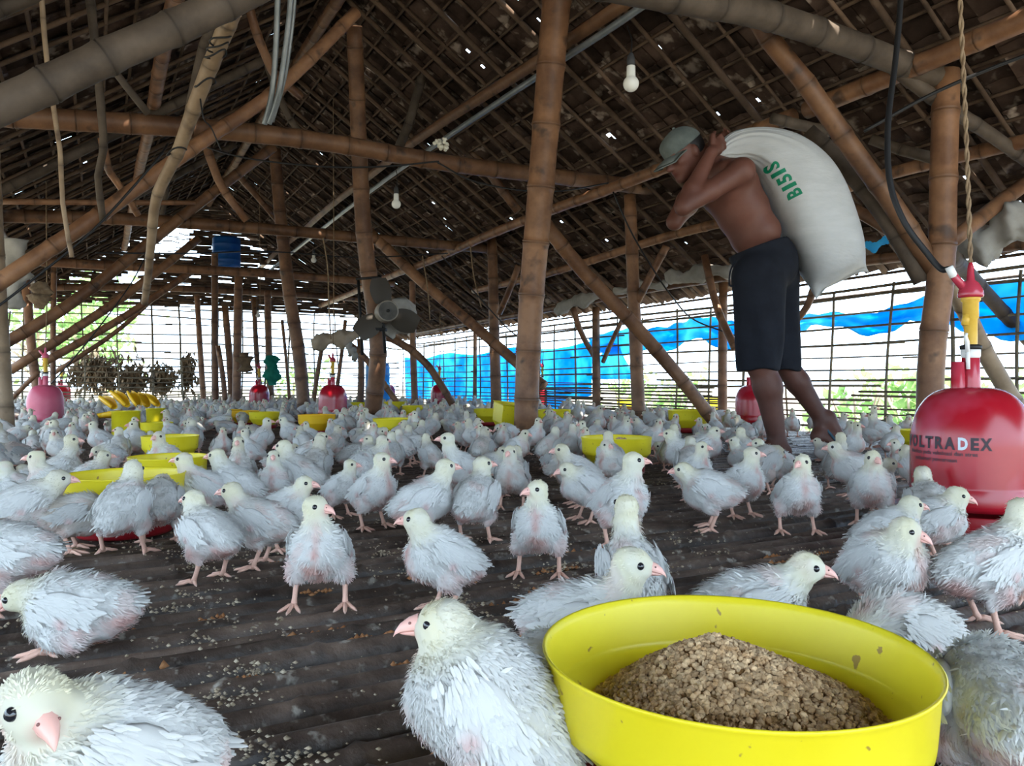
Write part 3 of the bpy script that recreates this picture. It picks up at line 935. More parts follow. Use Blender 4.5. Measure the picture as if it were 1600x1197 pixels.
# spots the sun reaches through broken tiles: photograph position and depth of the lit surface
SUN_SPOTS = [(1180, 211, 3.55), (1336, 415, 3.6), (1282, 646, 3.72), (830, 597, 4.58), (640, 186, 5.0), (552, 50, 5.6), (560, 196, 6.0), (575, 605, 6.4),
             (780, 125, 4.75), (622, 248, 5.9), (930, 298, 6.2), (1125, 655, 4.4), (685, 735, 2.8), (495, 682, 5.0), (432, 668, 6.5), (570, 690, 4.2),
             (40, 705, 3.6), (225, 680, 4.6), (348, 668, 5.4), (312, 202, 4.3), (678, 155, 5.2), (925, 668, 4.2), (1330, 660, 5.0), (700, 690, 4.0), (1180, 640, 4.9)]
want = {}
def tile_key(side, p):
    uu, vv = uv_of(p)
    d = abs(vv - V_RIDGE) / ca
    return (side, int(round((uu - U_NEAR + 0.6) / TU)), int(round(d / TS)))
for (x, y, Y) in SUN_SPOTS:
    p = at(x, y, Y)
    for k in range(1, 4000):
        q = p + SUNDIR * (k * 0.002)
        uu, vv = uv_of(q)
        if q.z >= roof_z(vv):
            sd_ = 1 if vv > V_RIDGE else -1
            key = tile_key(sd_, q)
            oa = uu - (U_NEAR - 0.6 + key[1] * TU); ob = abs(vv - V_RIDGE) / ca - key[2] * TS
            want[key] = (max(1, min(4, int((oa / TW + 0.5) * 6))), max(1, min(5, int((ob / TH + 0.5) * 7))))
            break
tiles = []
NU = int((U_END + 0.7 - U_NEAR + 0.6) / TU)
slope_len = (V_R - V_RIDGE) / ca + 0.05
NS = int(slope_len / TS) + 1
for side in (1, -1):
    for i in range(NU + 1):
        for j in range(NS + 1):
            uu = U_NEAR - 0.6 + i * TU
            d = j * TS
            if d > slope_len: continue
            v = V_RIDGE + side * d * ca
            c = W(uu, v, RIDGE - d * sa + 0.0)
            rel = c - Vector((0, 0, CAMZ))
            size = 0
            if rel.y > 0.3:
                X, Yp = 800 + 1200 * rel.x / rel.y, 600 - 1200 * rel.z / rel.y
                if -30 < X < 1630 and -40 < Yp < 640: size = 1 / rel.length
            h = None
            if (side, i, j) in want: h = 'big'
            elif rel.y > 2.2 and rnd.random() < (0.062 if side > 0 else 0.035): h = 'small'
            elif rel.y > 5 and rnd.random() < 0.025: h = 'hole'
            tiles.append((size, side, i, j, c, h))
order = sorted(range(len(tiles)), key=lambda k: -tiles[k][0])
single = set(order[:300])
mbs = {1: MB(), -1: MB()}
ex = Vector((UX, UY, 0))
for k, (size, side, i, j, c, h) in enumerate(tiles):
    down = Vector((VX * side * ca, VY * side * ca, -sa))
    # overlap: the lower edge of each tile lies over the upper edge of the next
    tip = 0.05
    ey = (down * math.cos(tip) + Vector((0, 0, 1)) * math.sin(tip)).normalized()
    ez = ex.cross(ey) * (1 if ex.cross(ey).z > 0 else -1)
    rot = rnd.gauss(0, 0.03)
    e1 = (ex * math.cos(rot) + ey * math.sin(rot)); e2 = (ey * math.cos(rot) - ex * math.sin(rot))
    e3 = e1.cross(e2)
    if e3.z < 0: e1 = -e1; e3 = e1.cross(e2)
    p = c + ez * (0.02 + rnd.uniform(0, 0.006) + 0.010 * (i % 2)) + down * rnd.gauss(0, 0.006) + ex * rnd.gauss(0, 0.004)
    me = tile_plain
    if h == 'big':
        ci, cj = want[(side, i, j)]
        me = mk([(ci, cj), (min(4, ci + 1), cj), (ci, min(5, cj + 1))] if rnd.random() < 0.7 else [(ci, cj), (ci, min(5, cj + 1))])
    elif h == 'hole': me = rnd.choice(tile_hole)
    elif h == 'small': me = rnd.choice(tile_small)
    Mx = Matrix((e1, e2, e3)).transposed()
    if k in single:
        o = link('roof_tile', me, ceil)
        o.matrix_local = Matrix.Translation(under(p)) @ Mx.to_4x4()
    else:
        vs = [Mx @ v.co + under(p) for v in me.vertices]
        mbs[side].add(vs, [tuple(f.vertices) for f in me.polygons])
for side in (1, -1):
    o = mbs[side].obj('roof_tiles_far', M['tile_s'], ceil)
    prop(o, kind='stuff')
# ridge capping closes the top
mb = MB()
for k in range(0, NU, 2):
    uu = U_NEAR - 0.6 + (k + 1) * TU
    V = []
    for s, dz in ((-1, -0.08), (-0.4, 0.0), (0.4, 0.0), (1, -0.08)):
        for du in (-TU * 1.1, TU * 1.1):
            V.append(under(W(uu + du, V_RIDGE + 0.13 * s, RIDGE + 0.075 + dz)))
    mb.add(V, [(0, 1, 3, 2), (2, 3, 5, 4), (4, 5, 7, 6)])
prop(mb.obj('ridge_capping', M['tile_s'], ceil), kind='stuff')

def stick(name, m, a, b, r0, r1, n=6, seg=7, wob=0.01, parent=None, off=None, flat=1.0):
    a, b = Vector(a), Vector(b)
    L = (b - a).length
    pts, rr = [], []
    x, y = frame_of(b - a)
    p1, p2 = rnd.uniform(0, 6), rnd.uniform(0, 6)
    for k in range(seg + 1):
        t = k / seg
        p = a.lerp(b, t) + x * wob * math.sin(t * 5 + p1) + y * wob * math.sin(t * 4 + p2)
        if off is not None: p = p - off
        pts.append(p); rr.append(r0 + (r1 - r0) * t)
    mb = MB(); tube(mb, pts, rr, n, flat=flat)
    return mb.obj(name, m, parent)
for side in (1, -1):
    # laths along the shed under every row of tiles, rafters down the slope
    for j in range(NS + 1):
        d = (j + 0.5) * TS
        v = V_RIDGE + side * d * ca
        z = RIDGE - d * sa - 0.012
        stick('roof_lath', M['lath'], W(U_NEAR - 0.5, v, z), W(U_END + 0.4, v, z), 0.011, 0.010, 5, 14, 0.008, ceil, CEIL_INV)
    uu = U_NEAR - 0.3
    while uu < U_END + 0.3:
        big = rnd.random() < 0.28
        r = rnd.uniform(0.017, 0.023) if big else rnd.uniform(0.010, 0.014)
        d = slope_len
        stick('rafter', M['lath'], W(uu, V_RIDGE + side * 0.05, RIDGE - 0.035 - r), W(uu + rnd.gauss(0, 0.05), V_RIDGE + side * d * ca, RIDGE - d * sa - 0.03 - r), r, r, 6, 8, 0.012, ceil, CEIL_INV)
        uu += rnd.uniform(0.19, 0.30)

# ================================================================== lattice walls
def wall_piece(name, parent, a, b, r0, r1, m='lattice', wob=0.012, seg=8, n=6, flat=1.0):
    return stick(name, M[m], a, b, r0, r1, n, seg, wob, parent, Vector(parent.location), flat)
RAILS = [0.045, 0.095, 0.145, 0.195, 0.25, 0.31, 0.37, 0.445, 0.53, 0.63, 0.74, 0.86]
wr = empty('wall_right', W(6, V_R, 0), 'open lattice wall of bamboo slats along the right side', 'wall', kind='structure')
wl = empty('wall_left', W(4, V_L, 0), 'open lattice wall of bamboo slats along the left side', 'wall', kind='structure')
wb = empty('wall_back', W(U_END, 1.5, 0), 'open lattice wall of bamboo slats closing the far end', 'wall', kind='structure')
def rails(wall, a_of, s0, s1, zs, seglen, stakes, zt, r=0.0085):
    for z in zs:
        s = s0
        while s < s1 - 0.2:
            e = min(s1, s + seglen * rnd.uniform(0.8, 1.2))
            rr = r * rnd.uniform(0.75, 1.25)
            wall_piece('slat', wall, a_of(s - 0.08, z + rnd.gauss(0, 0.010)), a_of(e + 0.08, z + rnd.gauss(0, 0.010)), rr, rr * rnd.uniform(0.8, 1.1), wob=0.010)
            s = e
    s = s0 + 0.2
    while s < s1:
        rr = rnd.uniform(0.008, 0.013)
        wall_piece('stake', wall, a_of(s + rnd.gauss(0, 0.03), -0.1) , a_of(s + rnd.gauss(0, 0.03), zt + rnd.uniform(-0.03, 0.05)), rr, rr * 0.9, wob=0.008, seg=5)
        s += stakes * rnd.uniform(0.85, 1.15)
rails(wr, lambda s, z: W(s, V_R + 0.02, z), -0.5, U_END, RAILS, 3.4, 0.42, 1.02)
for z in (0.96, 1.02):
    for s in (0, 3.2, 6.4, 9.6):
        wall_piece('slat', wr, W(s, V_R + 0.02, z), W(s + 3.3, V_R + 0.02, z + rnd.gauss(0, 0.01)), 0.011, 0.012)
# close-set mat of slats low on the right wall
for k in range(11):
    z = 0.03 + k * 0.031
    wall_piece('mat_slat', wr, W(4.9 + rnd.uniform(-.1, .1), V_R - 0.02, z), W(8.3 + rnd.uniform(-.2, .2), V_R - 0.02, z + rnd.gauss(0, 0.008)), 0.015, 0.014, flat=0.6, wob=0.006)
rails(wl, lambda s, z: W(s, V_L - 0.02, z), -0.5, U_END, [0.05, 0.15, 0.25, 0.37, 0.53, 0.74, 0.95], 3.4, 0.6, 1.02)
GR = [0.03, 0.08, 0.13, 0.18, 0.24, 0.30, 0.37, 0.44, 0.52, 0.61, 0.72, 0.84, 0.97, 1.11, 1.25, 1.38, 1.50]
def gab(s, z): return W(U_END + 0.02, s, z)
for z in GR:
    lim = V_R if z < 1.0 else V_RIDGE + (RIDGE - z) / SLOPE - 0.05
    lo = 2 * V_RIDGE - lim
    s = lo
    while s < lim - 0.1:
        e = min(lim, s + rnd.uniform(1.6, 2.6))
        rr = rnd.uniform(0.009, 0.013)
        wall_piece('slat', wb, gab(s - 0.05, z + rnd.gauss(0, 0.012)), gab(e + 0.05, z + rnd.gauss(0, 0.012)), rr, rr, wob=0.012)
        s = e
s = V_L
while s < V_R:
    rr = rnd.uniform(0.011, 0.018)
    zt = min(1.56, roof_z(s) - 0.05)
    wall_piece('stake', wb, gab(s, -0.1), gab(s + rnd.gauss(0, 0.05), zt), rr, rr * 0.8, wob=0.02, seg=6)
    s += rnd.uniform(0.30, 0.5)
# gable top: ragged rows of split cane with gaps that let the sky through
z = 1.56
while z < RIDGE - 0.05:
    half = (RIDGE - z) / SLOPE - 0.02
    s = V_RIDGE - half
    while s < V_RIDGE + half - 0.03:
        e = min(V_RIDGE + half, s + rnd.uniform(0.16, 0.34))
        mid = (s + e) / 2
        hole = (0.70 + 0.3 * abs(z - 2.55) < mid < 1.38 and 2.32 < z < 2.82) or (0.30 < mid < 0.62 and 1.92 < z < 2.10) or (-0.3 < mid < 0.0 and 1.62 < z < 1.74) or (rnd.random() < 0.05)
        if not hole:
            wall_piece('cane_strip', wb, gab(s - 0.03, z + rnd.gauss(0, 0.006)), gab(e + 0.03, z + rnd.gauss(0, 0.006)), 0.010, 0.009, m='lath', wob=0.004, seg=2, n=6, flat=2.9)
        elif rnd.random() < 0.35:
            wall_piece('slat', wb, gab(s, z), gab(e, z + rnd.gauss(0, 0.02)), 0.009, 0.008, seg=2)
        s = e
    z += 0.047

# ================================================================== bamboo frame of the shed
def bamboo(name, pts, r0, r1, label, cat, m='bamboo', node=0.30, n=14, group=None, squash=1.0, res=None, swell=0.09, ext=(0, 0)):
    """a culm along pts (a curve): swollen, darker nodes with a groove, slow wander between them"""
    pts = [Vector(p) for p in pts]
    if ext[0]: pts = [pts[0] + (pts[0] - pts[1]).normalized() * ext[0]] + pts
    if ext[1]: pts = pts + [pts[-1] + (pts[-1] - pts[-2]).normalized() * ext[1]]
    P = spline(pts, 60) if len(pts) > 2 else np.array([Vector(pts[0]).lerp(Vector(pts[1]), t / 60) for t in range(61)])
    seg = np.linalg.norm(np.diff(P, axis=0), axis=1)
    S = np.concatenate([[0], np.cumsum(seg)])
    L = S[-1]
    nodes = []
    x = rnd.uniform(0.05, node)
    while x < L:
        nodes.append(x); x += node * rnd.uniform(0.8, 1.15)
    r_ = max(r0, r1)
    ss = sorted(set([round(q, 4) for q in list(np.linspace(0, L, max(6, int(L / 0.18)))) + [min(L, max(0, q + d)) for q in nodes for d in (-0.035, -0.010, -0.003, 0.0, 0.004, 0.012, 0.04)]]))
    root = Vector(P[0])
    pts2, rr, cc = [], [], []
    ax, ay = frame_of(Vector(P[-1]) - Vector(P[0]))
    p1, p2 = rnd.uniform(0, 6), rnd.uniform(0, 6)
    for s in ss:
        t = s / L
        c = Vector([np.interp(s, S, P[:, k]) for k in range(3)])
        c += ax * (r_ * 0.12 * math.sin(s * 2.3 + p1)) + ay * (r_ * 0.12 * math.sin(s * 1.9 + p2))
        dn = min([abs(s - q) for q in nodes]) if nodes else 1
        r = r0 + (r1 - r0) * t
        k = 1.0
        if dn < 0.002: k, sh = 0.99, 0.5
        elif dn < 0.007: k, sh = 1 + swell, 0.72
        elif dn < 0.014: k, sh = 1 + swell * 0.6, 0.85
        elif dn < 0.045: k, sh = 1.0, 1.12
        else: sh = 1.0
        pts2.append(c - root); rr.append(r * k); cc.append((sh, sh, sh))
    mb = MB()
    tube(mb, pts2, rr, n, col=np.array(cc))
    o = mb.obj(name, M[m])
    o.location = root
    return prop(o, label, cat, group)
def drop(p, z=0.0): return Vector((p[0], p[1], z))
# ------------------------------------------------------------------ posts
bamboo('bamboo_post', [drop(at(823, 690, 4.67), -0.02), at(829, 480, 4.62), at(842, 300, 4.52), at(858, 120, 4.42), at(874, -30, 4.32)], 0.071, 0.082, 'thick tan bamboo post in the middle of the shed, nearest and largest of all', 'post', node=0.33, n=24)
bamboo('bamboo_post', [drop(at(577, 665, 6.46), -0.02), at(590, 540, 6.3), at(572, 380, 6.2), at(560, 200, 6.0), at(551, 40, 5.65)], 0.072, 0.058, 'bowed bamboo post that carries the standing fan', 'post', node=0.34, n=18)
bamboo('bamboo_post', [drop(at(477, 650, 8.4), -0.02), at(468, 560, 8.4), at(450, 450, 8.35), at(437, 330, 8.3), at(430, 232, 8.2)], 0.072, 0.062, 'leaning bamboo post left of the fan post, pale at its foot', 'post', n=14)
bamboo('bamboo_post', [drop(at(777, 652, 8.0), -0.02), at(771, 500, 8.0), at(768, 372, 8.0)], 0.058, 0.052, 'slim bamboo post just left of the thick middle post', 'post')
bamboo('bamboo_post', [drop(at(998, 672, 5.8), -0.02), at(990, 480, 5.8), at(985, 305, 5.8)], 0.052, 0.045, 'bamboo post crossed by a long diagonal brace, left of the carrying man', 'post')
bamboo('bamboo_post', [drop(at(1455, 716, 3.63), -0.02), at(1458, 560, 3.62), at(1472, 430, 3.6), at(1474, 280, 3.6), at(1477, 112, 3.6)], 0.060, 0.058, 'stout forked bamboo post behind the big red drinker', 'post', node=0.36, n=18)
bamboo('bamboo_post', [drop(at(12, 690, 4.67), -0.02), at(5, 560, 4.67), at(-6, 380, 4.6)], 0.046, 0.042, 'pale bamboo post at the left edge beside the faded drinker', 'post', m='bamboo_pale', ext=(0, 0.55))
bamboo('bamboo_post', [drop(at(66, 653, 8.0), -0.02), at(52, 560, 8.0), at(42, 462, 8.0)], 0.048, 0.042, 'bamboo post behind the faded pink drinker', 'post', ext=(0, 0.45))
bamboo('bamboo_post', [drop(at(84, 647, 9.0), -0.02), at(83, 550, 9.0), at(84, 440, 9.0)], 0.032, 0.03, 'thin bamboo post next to the small dark drinker at left', 'post', ext=(0, 0.5))
bamboo('bamboo_post', [drop(at(648, 647, 8.9), -0.02), at(645, 540, 8.9), at(645, 440, 8.9)], 0.040, 0.036, 'bamboo post behind the white cloth bundle right of the fan', 'post')
for (x0, x1, y0, y1, Y, r, lab) in [
    (319, 308, 643, 462, 10.9, 0.042, 'far bamboo post at the left of the post row near the far wall'),
    (338, 335, 646, 395, 10.4, 0.048, 'straight far post left of the thick dark far post'),
    (353, 340, 645, 540, 10.3, 0.036, 'short leaning stub pole between two far posts'),
    (363, 352, 644, 478, 10.5, 0.048, 'curved greenish far post touching the thick dark far post'),
    (368, 374, 648, 420, 9.8, 0.055, 'thick dark far post with a dark bundle tied on it'),
    (410, 396, 642, 465, 10.6, 0.036, 'slim far post behind the round red drinker'),
    (423, 419, 641, 455, 10.8, 0.050, 'far bamboo post beside the hanging green net'),
    (453, 441, 638, 500, 11.5, 0.026, 'thin stick post before the far wall, left of the pale-footed post'),
    (520, 540, 640, 500, 10.0, 0.026, 'thin stick leaning right beside the red drinker under the fan'),
    (487, 507, 645, 520, 9.6, 0.03, 'dark stick leaning left of the red drinker under the fan'),
    (563, 562, 642, 530, 9.8, 0.045, 'pale far post just left of the fan post')]:
    bamboo('bamboo_post', [drop(at(x0, y0, Y), -0.02), at((x0 + x1) / 2 + rnd.uniform(-2, 2), (y0 + y1) / 2, Y), at(x1, y1, Y)], r, r * 0.9, lab, 'post', n=10)
for (x, yt, u0, r, lab) in [(932, 480, None, 0.045, 'wall post of the right wall with two arms, behind the blue tarp'), (742, 505, None, 0.03, 'thin wall post of the right wall beside the slim post'), (1130, 440, None, 0.04, 'wall post of the right wall hidden by the carrying man')]:
    a = at_v(x, yt, V_R - 0.08)
    bamboo('bamboo_post', [drop(a, -0.05), a], r, r * 0.9, lab, 'post', n=10)

# ------------------------------------------------------------------ tie beams across the shed
def beam(name, pts, r0, r1, label, cat='beam', m='bamboo', **k): return bamboo(name, pts, r0, r1, label, cat, m, **k)
beam('bamboo_beam', [at(1030, -12, 2.80), at(1180, 22, 3.1), at(1300, 62, 3.35), at(1400, 98, 3.52), at(1495, 132, 3.64)], 0.060, 0.056, 'thick grey bamboo tie beam overhead above the carrying man', m='bamboo_grey', n=18, ext=(2.2, 0))
beam('bamboo_beam', [at_u(25, 181, 4.72), at_u(300, 200, 4.72), at_u(500, 222, 4.72), at_u(700, 255, 4.72), at_u(880, 276, 4.72), at_u(1090, 303, 4.72)], 0.056, 0.056, 'long bamboo tie beam crossing behind the thick middle post', n=16, ext=(0.75, 0.5))
beam('bamboo_beam', [at_u(-10, 336, 7.3), at_u(160, 341, 7.3), at_u(330, 352, 7.3), at_u(480, 363, 7.3), at_u(700, 383, 7.3)], 0.055, 0.050, 'second tie beam, level with the lower bulb', n=14, ext=(0.9, 0.8))
beam('bamboo_beam', [at_u(60, 408, 10.0), at_u(300, 421, 10.0), at_u(560, 438, 10.0)], 0.055, 0.05, 'third tie beam near the far end under the blue tank', n=12, ext=(0.6, 0.5))
beam('bamboo_beam', [at_u(70, 449, 12.3), at_u(320, 452, 12.3), at_u(600, 470, 12.3)], 0.05, 0.05, 'last tie beam on the far lattice wall', n=10)
beam('bamboo_beam', [at_u(-10, 314, 6.2), at_u(160, 316, 6.2), at_u(305, 317, 6.2)], 0.022, 0.018, 'thin dark pole level above the second tie beam at left', n=8)
# ------------------------------------------------------------------ purlins along the shed
beam('wooden_purlin', [at_v(1012, -22, 2.45), at_v(840, 95, 2.45), at_v(620, 241, 2.45), at_v(470, 362, 2.45), at_v(385, 437, 2.45)], 0.050, 0.045, 'long reddish sawn purlin with a grey conduit beneath it', node=5, n=4, swell=0.02, ext=(1.2, 0))
beam('bamboo_purlin', [at_v(1640, 12, 3.3), at_v(1450, 93, 3.3), at_v(1262, 172, 3.3)], 0.046, 0.046, 'split reddish bamboo purlin above the sack, upper right', n=12, ext=(1.2, 0))
beam('bamboo_purlin', [at_v(1240, 182, 3.34), at_v(1060, 254, 3.34), at_v(930, 302, 3.3), at_v(850, 332, 3.3), at_v(700, 395, 3.3), at_v(610, 432, 3.3), at_v(500, 478, 3.3)], 0.042, 0.040, 'bamboo purlin running behind the head of the man', n=12)
beam('bamboo_purlin', [at_v(1600, 222, 4.0), at_v(1400, 268, 4.0), at_v(1200, 330, 4.0), at_v(1050, 368, 4.0), at_v(868, 424, 4.0), at_v(740, 455, 4.0)], 0.038, 0.035, 'lower bamboo purlin over the right wall, behind the sack', n=12, ext=(0.8, 0))
beam('bamboo_purlin', [at_v(1600, 382, 4.35), at_v(1380, 405, 4.35), at_v(1130, 433, 4.35), at_v(1000, 455, 4.35), at_v(900, 475, 4.35), at_v(700, 512, 4.35)], 0.034, 0.032, 'bamboo eave pole along the top of the right wall', n=10, ext=(0.8, 1.5))
beam('bamboo_purlin', [W(0.2, 0.35, 2.30), W(6, 0.35, 2.30), W(12.4, 0.35, 2.30)], 0.045, 0.04, 'bamboo purlin under the left slope of the roof', n=10)
beam('bamboo_purlin', [W(2.2, -0.7, 1.58), W(7, -0.7, 1.58), W(12.4, -0.7, 1.58)], 0.04, 0.04, 'bamboo purlin low under the left slope above the left posts', n=10)
beam('bamboo_purlin', [W(0.5, V_RIDGE, RIDGE - 0.15), W(6, V_RIDGE, RIDGE - 0.16), W(12.8, V_RIDGE, RIDGE - 0.14)], 0.045, 0.045, 'bamboo ridge pole at the top of the roof', n=10)
# ------------------------------------------------------------------ braces on the left
big = beam('bamboo_brace', [at_u(-25, 173, 2.23), at_u(70, 132, 2.23), at_u(180, 82, 2.23), at_u(290, 36, 2.23), at_u(385, -10, 2.23)], 0.044, 0.044, 'broad bamboo brace overhead at upper left, nearest of the braces', 'brace', m='bamboo_grey', node=0.19, n=22, ext=(0.85, 1.3))
bamboo('crooked_pole', [at(376, -14, 2.6), at(345, 62, 2.75), at(312, 140, 2.9), at(278, 232, 3.1), at(243, 308, 3.3), at(235, 380, 3.5), at(230, 440, 3.7), at(226, 475, 3.8)], 0.036, 0.016, 'pale crooked pole leaning down at upper left with wire wound on it', 'pole', m='bamboo_pale', node=0.22, n=14, ext=(0.5, 0))
beam('bamboo_brace', [at_u(-15, 452, 4.5), at_u(140, 348, 4.5), at_u(310, 224, 4.5), at_u(430, 140, 4.5), at_u(556, 18, 4.5)], 0.042, 0.036, 'long bamboo brace from the left edge up to the top of the fan post', 'brace', n=14, ext=(0.7, 0))
beam('bamboo_brace', [at_u(-10, 546, 7.2), at_u(100, 480, 7.2), at_u(200, 404, 7.2), at_u(304, 324, 7.2), at_u(428, 230, 7.2)], 0.048, 0.044, 'brace rising from the left edge to the second tie beam', 'brace', n=12, ext=(0.5, 0))
beam('bamboo_brace', [at_u(15, 580, 9.0), at_u(110, 520, 9.0), at_u(205, 455, 9.0), at_u(310, 372, 9.0)], 0.046, 0.042, 'brace from behind the faded drinker towards the gable hole', 'brace', n=12)
beam('bamboo_brace', [at_u(68, 566, 10.2), at_u(150, 520, 10.2), at_u(206, 487, 10.2), at_u(300, 425, 10.2)], 0.045, 0.04, 'third brace in the left far corner, lit greenish at its end', 'brace', n=12)
beam('bamboo_brace', [at_u(86, 582, 11.0), at_u(180, 520, 11.0), at_u(256, 452, 11.0)], 0.03, 0.028, 'lowest thin brace in the left far corner', 'brace', n=10)
beam('bamboo_brace', [at(16, 625, 7.4), at(60, 580, 7.4)], 0.025, 0.025, 'short pale strut beside the left edge post', 'brace', n=8)
for pts, r0, r1, m, lab in [
    ([(64, -10, 3.0), (74, 110, 3.05), (92, 220, 3.1), (98, 320, 3.15), (112, 402, 3.2)], 0.010, 0.009, 'bamboo_pale', 'thin pale stick hanging at the far upper left'),
    ([(140, -10, 3.5), (152, 110, 3.6), (161, 225, 3.7), (152, 270, 3.8), (160, 345, 3.9)], 0.022, 0.016, 'bamboo_grey', 'knobbly hanging stick behind the broad brace'),
    ([(160, 215, 4.2), (172, 268, 4.3), (195, 300, 4.4), (216, 336, 4.5)], 0.022, 0.018, 'bamboo', 'curved short branch joined to the knobbly stick'),
    ([(152, 70, 3.4), (185, 118, 3.5), (232, 178, 3.6)], 0.016, 0.018, 'bamboo_grey', 'short strut under the broad brace'),
    ([(328, 44, 3.7), (316, 78, 3.8), (300, 150, 3.9), (292, 200, 4.0)], 0.022, 0.02, 'bamboo_grey', 'strut hidden behind the pale crooked pole'),
    ([(385, -5, 4.8), (405, 60, 4.9), (428, 112, 5.0), (470, 150, 5.2)], 0.030, 0.028, 'bamboo', 'reddish strut left of the silver tubes'),
    ([(322, 228, 6.6), (345, 290, 6.7), (385, 345, 6.8)], 0.038, 0.034, 'bamboo', 'short brace under the long tie beam'),
    ([(405, 60, 6.4), (440, 160, 6.6), (475, 218, 6.8)], 0.035, 0.03, 'bamboo_grey', 'grey rafter pole behind the silver tubes'),
    ([(372, 275, 8.4), (410, 318, 8.6), (432, 345, 8.8)], 0.035, 0.03, 'bamboo', 'small brace by the top of the leaning post'),
    ([(262, 268, 7.6), (254, 330, 7.7), (240, 350, 7.8)], 0.028, 0.025, 'bamboo_grey', 'grey strut behind the crooked pole, lower part'),
    ([(555, 15, 6.6), (620, 100, 6.7), (700, 182, 6.8), (810, 330, 6.9)], 0.042, 0.040, 'bamboo', 'diagonal rafter pole right of the fan post'),
    ([(696, 0, 6.0), (668, 90, 6.1), (640, 190, 6.3), (620, 238, 6.4)], 0.034, 0.038, 'bamboo_grey', 'grey king strut above the fan post'),
    ([(640, 20, 7.2), (590, 90, 7.2), (545, 150, 7.2)], 0.03, 0.03, 'bamboo_grey', 'short strut from the fan post to the roof'),
    ([(578, 362, 7.6), (655, 435, 7.5), (730, 500, 7.4), (812, 572, 7.3), (850, 605, 7.2)], 0.052, 0.05, 'bamboo', 'long brace slanting down behind the thick middle post'),
    ([(850, 350, 5.0), (905, 418, 5.1), (985, 500, 5.2), (1060, 585, 5.3), (1118, 660, 5.35)], 0.048, 0.045, 'bamboo', 'long diagonal brace from the middle post down to the floor'),
    ([(591, 518, 8.2), (645, 548, 8.2), (680, 585, 8.2), (712, 640, 8.2)], 0.042, 0.038, 'bamboo', 'bent brace below the white cloth bundle'),
    ([(534, 528, 9.2), (570, 558, 9.2), (600, 600, 9.2), (628, 640, 9.2)], 0.038, 0.035, 'bamboo', 'brace crossing behind the fan post near its foot'),
    ([(620, 385, 9.0), (660, 440, 9.0), (700, 480, 9.0)], 0.035, 0.03, 'bamboo_grey', 'short far rafter brace right of the fan'),
    ([(1042, 385, 5.6), (1020, 425, 5.7), (993, 475, 5.8)], 0.028, 0.03, 'bamboo', 'short arm forking right from the crossed post'),
    ([(810, 415, 7.4), (795, 455, 7.6), (780, 490, 7.8)], 0.03, 0.03, 'bamboo', 'short arm forking right from the slim post'),
    ([(895, 480, 8.0), (908, 520, 8.1), (930, 560, 8.2)], 0.032, 0.028, 'bamboo', 'left arm of the two-armed wall post'),
    ([(972, 500, 7.6), (955, 535, 7.8), (942, 565, 8.0)], 0.024, 0.024, 'bamboo', 'right arm of the two-armed wall post'),
    ([(1160, -10, 3.4), (1205, 65, 3.45), (1260, 135, 3.5), (1330, 235, 3.55), (1400, 330, 3.6), (1462, 425, 3.62)], 0.044, 0.046, 'bamboo', 'bamboo rafter arm slanting down to the forked post'),
    ([(1262, 205, 3.75), (1325, 268, 3.72), (1385, 345, 3.68), (1440, 440, 3.66)], 0.040, 0.044, 'joist', 'dark split-log arm beside the slanting rafter arm'),
    ([(1600, 290, 3.9), (1540, 335, 3.78), (1478, 384, 3.65)], 0.036, 0.036, 'bamboo', 'right arm of the forked post reaching the eave'),
    ([(1400, 108, 3.55), (1470, 160, 3.62), (1540, 205, 3.75), (1620, 262, 3.9)], 0.034, 0.03, 'bamboo_grey', 'grey pole end below the thick tie beam at right'),
    ([(1207, 185, 4.0), (1260, 198, 4.05), (1305, 208, 4.1)], 0.028, 0.028, 'bamboo_grey', 'short grey stub pole above the sack'),
    ([(1360, 218, 4.1), (1410, 235, 4.05), (1462, 248, 3.9)], 0.028, 0.03, 'bamboo_grey', 'short grey pole meeting the forked post'),
    ([(1318, 318, 4.3), (1360, 340, 4.2), (1410, 372, 4.1)], 0.034, 0.032, 'bamboo', 'curved pole right of the sack'),
    ([(1482, 428, 3.72), (1508, 480, 4.0), (1545, 560, 4.1), (1600, 655, 4.1), (1636, 716, 4.0)], 0.042, 0.045, 'bamboo_pale', 'pale bamboo prop leaning behind the big red drinker'),
    ([(1486, 396, 3.75), (1506, 418, 4.2), (1550, 470, 4.5), (1620, 548, 4.55), (1720, 660, 4.6)], 0.04, 0.04, 'bamboo_grey', 'dark prop crossing the right wall at the edge'),
    ([(1100, 400, 6.0), (1120, 480, 5.9), (1150, 545, 5.7)], 0.03, 0.03, 'bamboo', 'brace half hidden behind the shorts of the man'),
    ([(1275, 440, 5.0), (1262, 478, 5.05), (1245, 500, 5.1)], 0.024, 0.022, 'bamboo', 'small strut under the sack at the wall')]:
    bamboo('bamboo_strut', [at(*q) for q in pts], r0, r1, lab, 'strut', ext=(0.5 if pts[0][1] < 0 or pts[0][0] >= 1600 else 0, 0.3 if pts[-1][0] > 1600 and pts[-1][1] < 500 else 0), m=m if m != 'joist' else 'bamboo_grey', n=12)
# extra rough sticks that hold the tiles, crossing the left slope
for k, (a, b, r) in enumerate([(W(3.4, 1.2, 2.85), W(3.6, -1.3, 1.1), 0.03), (W(5.9, 1.3, 2.9), W(6.0, -1.35, 1.05), 0.034), (W(8.6, 1.3, 2.9), W(8.6, -1.35, 1.05), 0.034)]):
    bamboo('bamboo_rafter', [a, b], r, r, ['principal rafter pole on the left slope, nearest one', 'principal rafter pole on the left slope, middle one', 'principal rafter pole on the left slope, far one'][k], 'rafter', m='bamboo_grey', n=10)
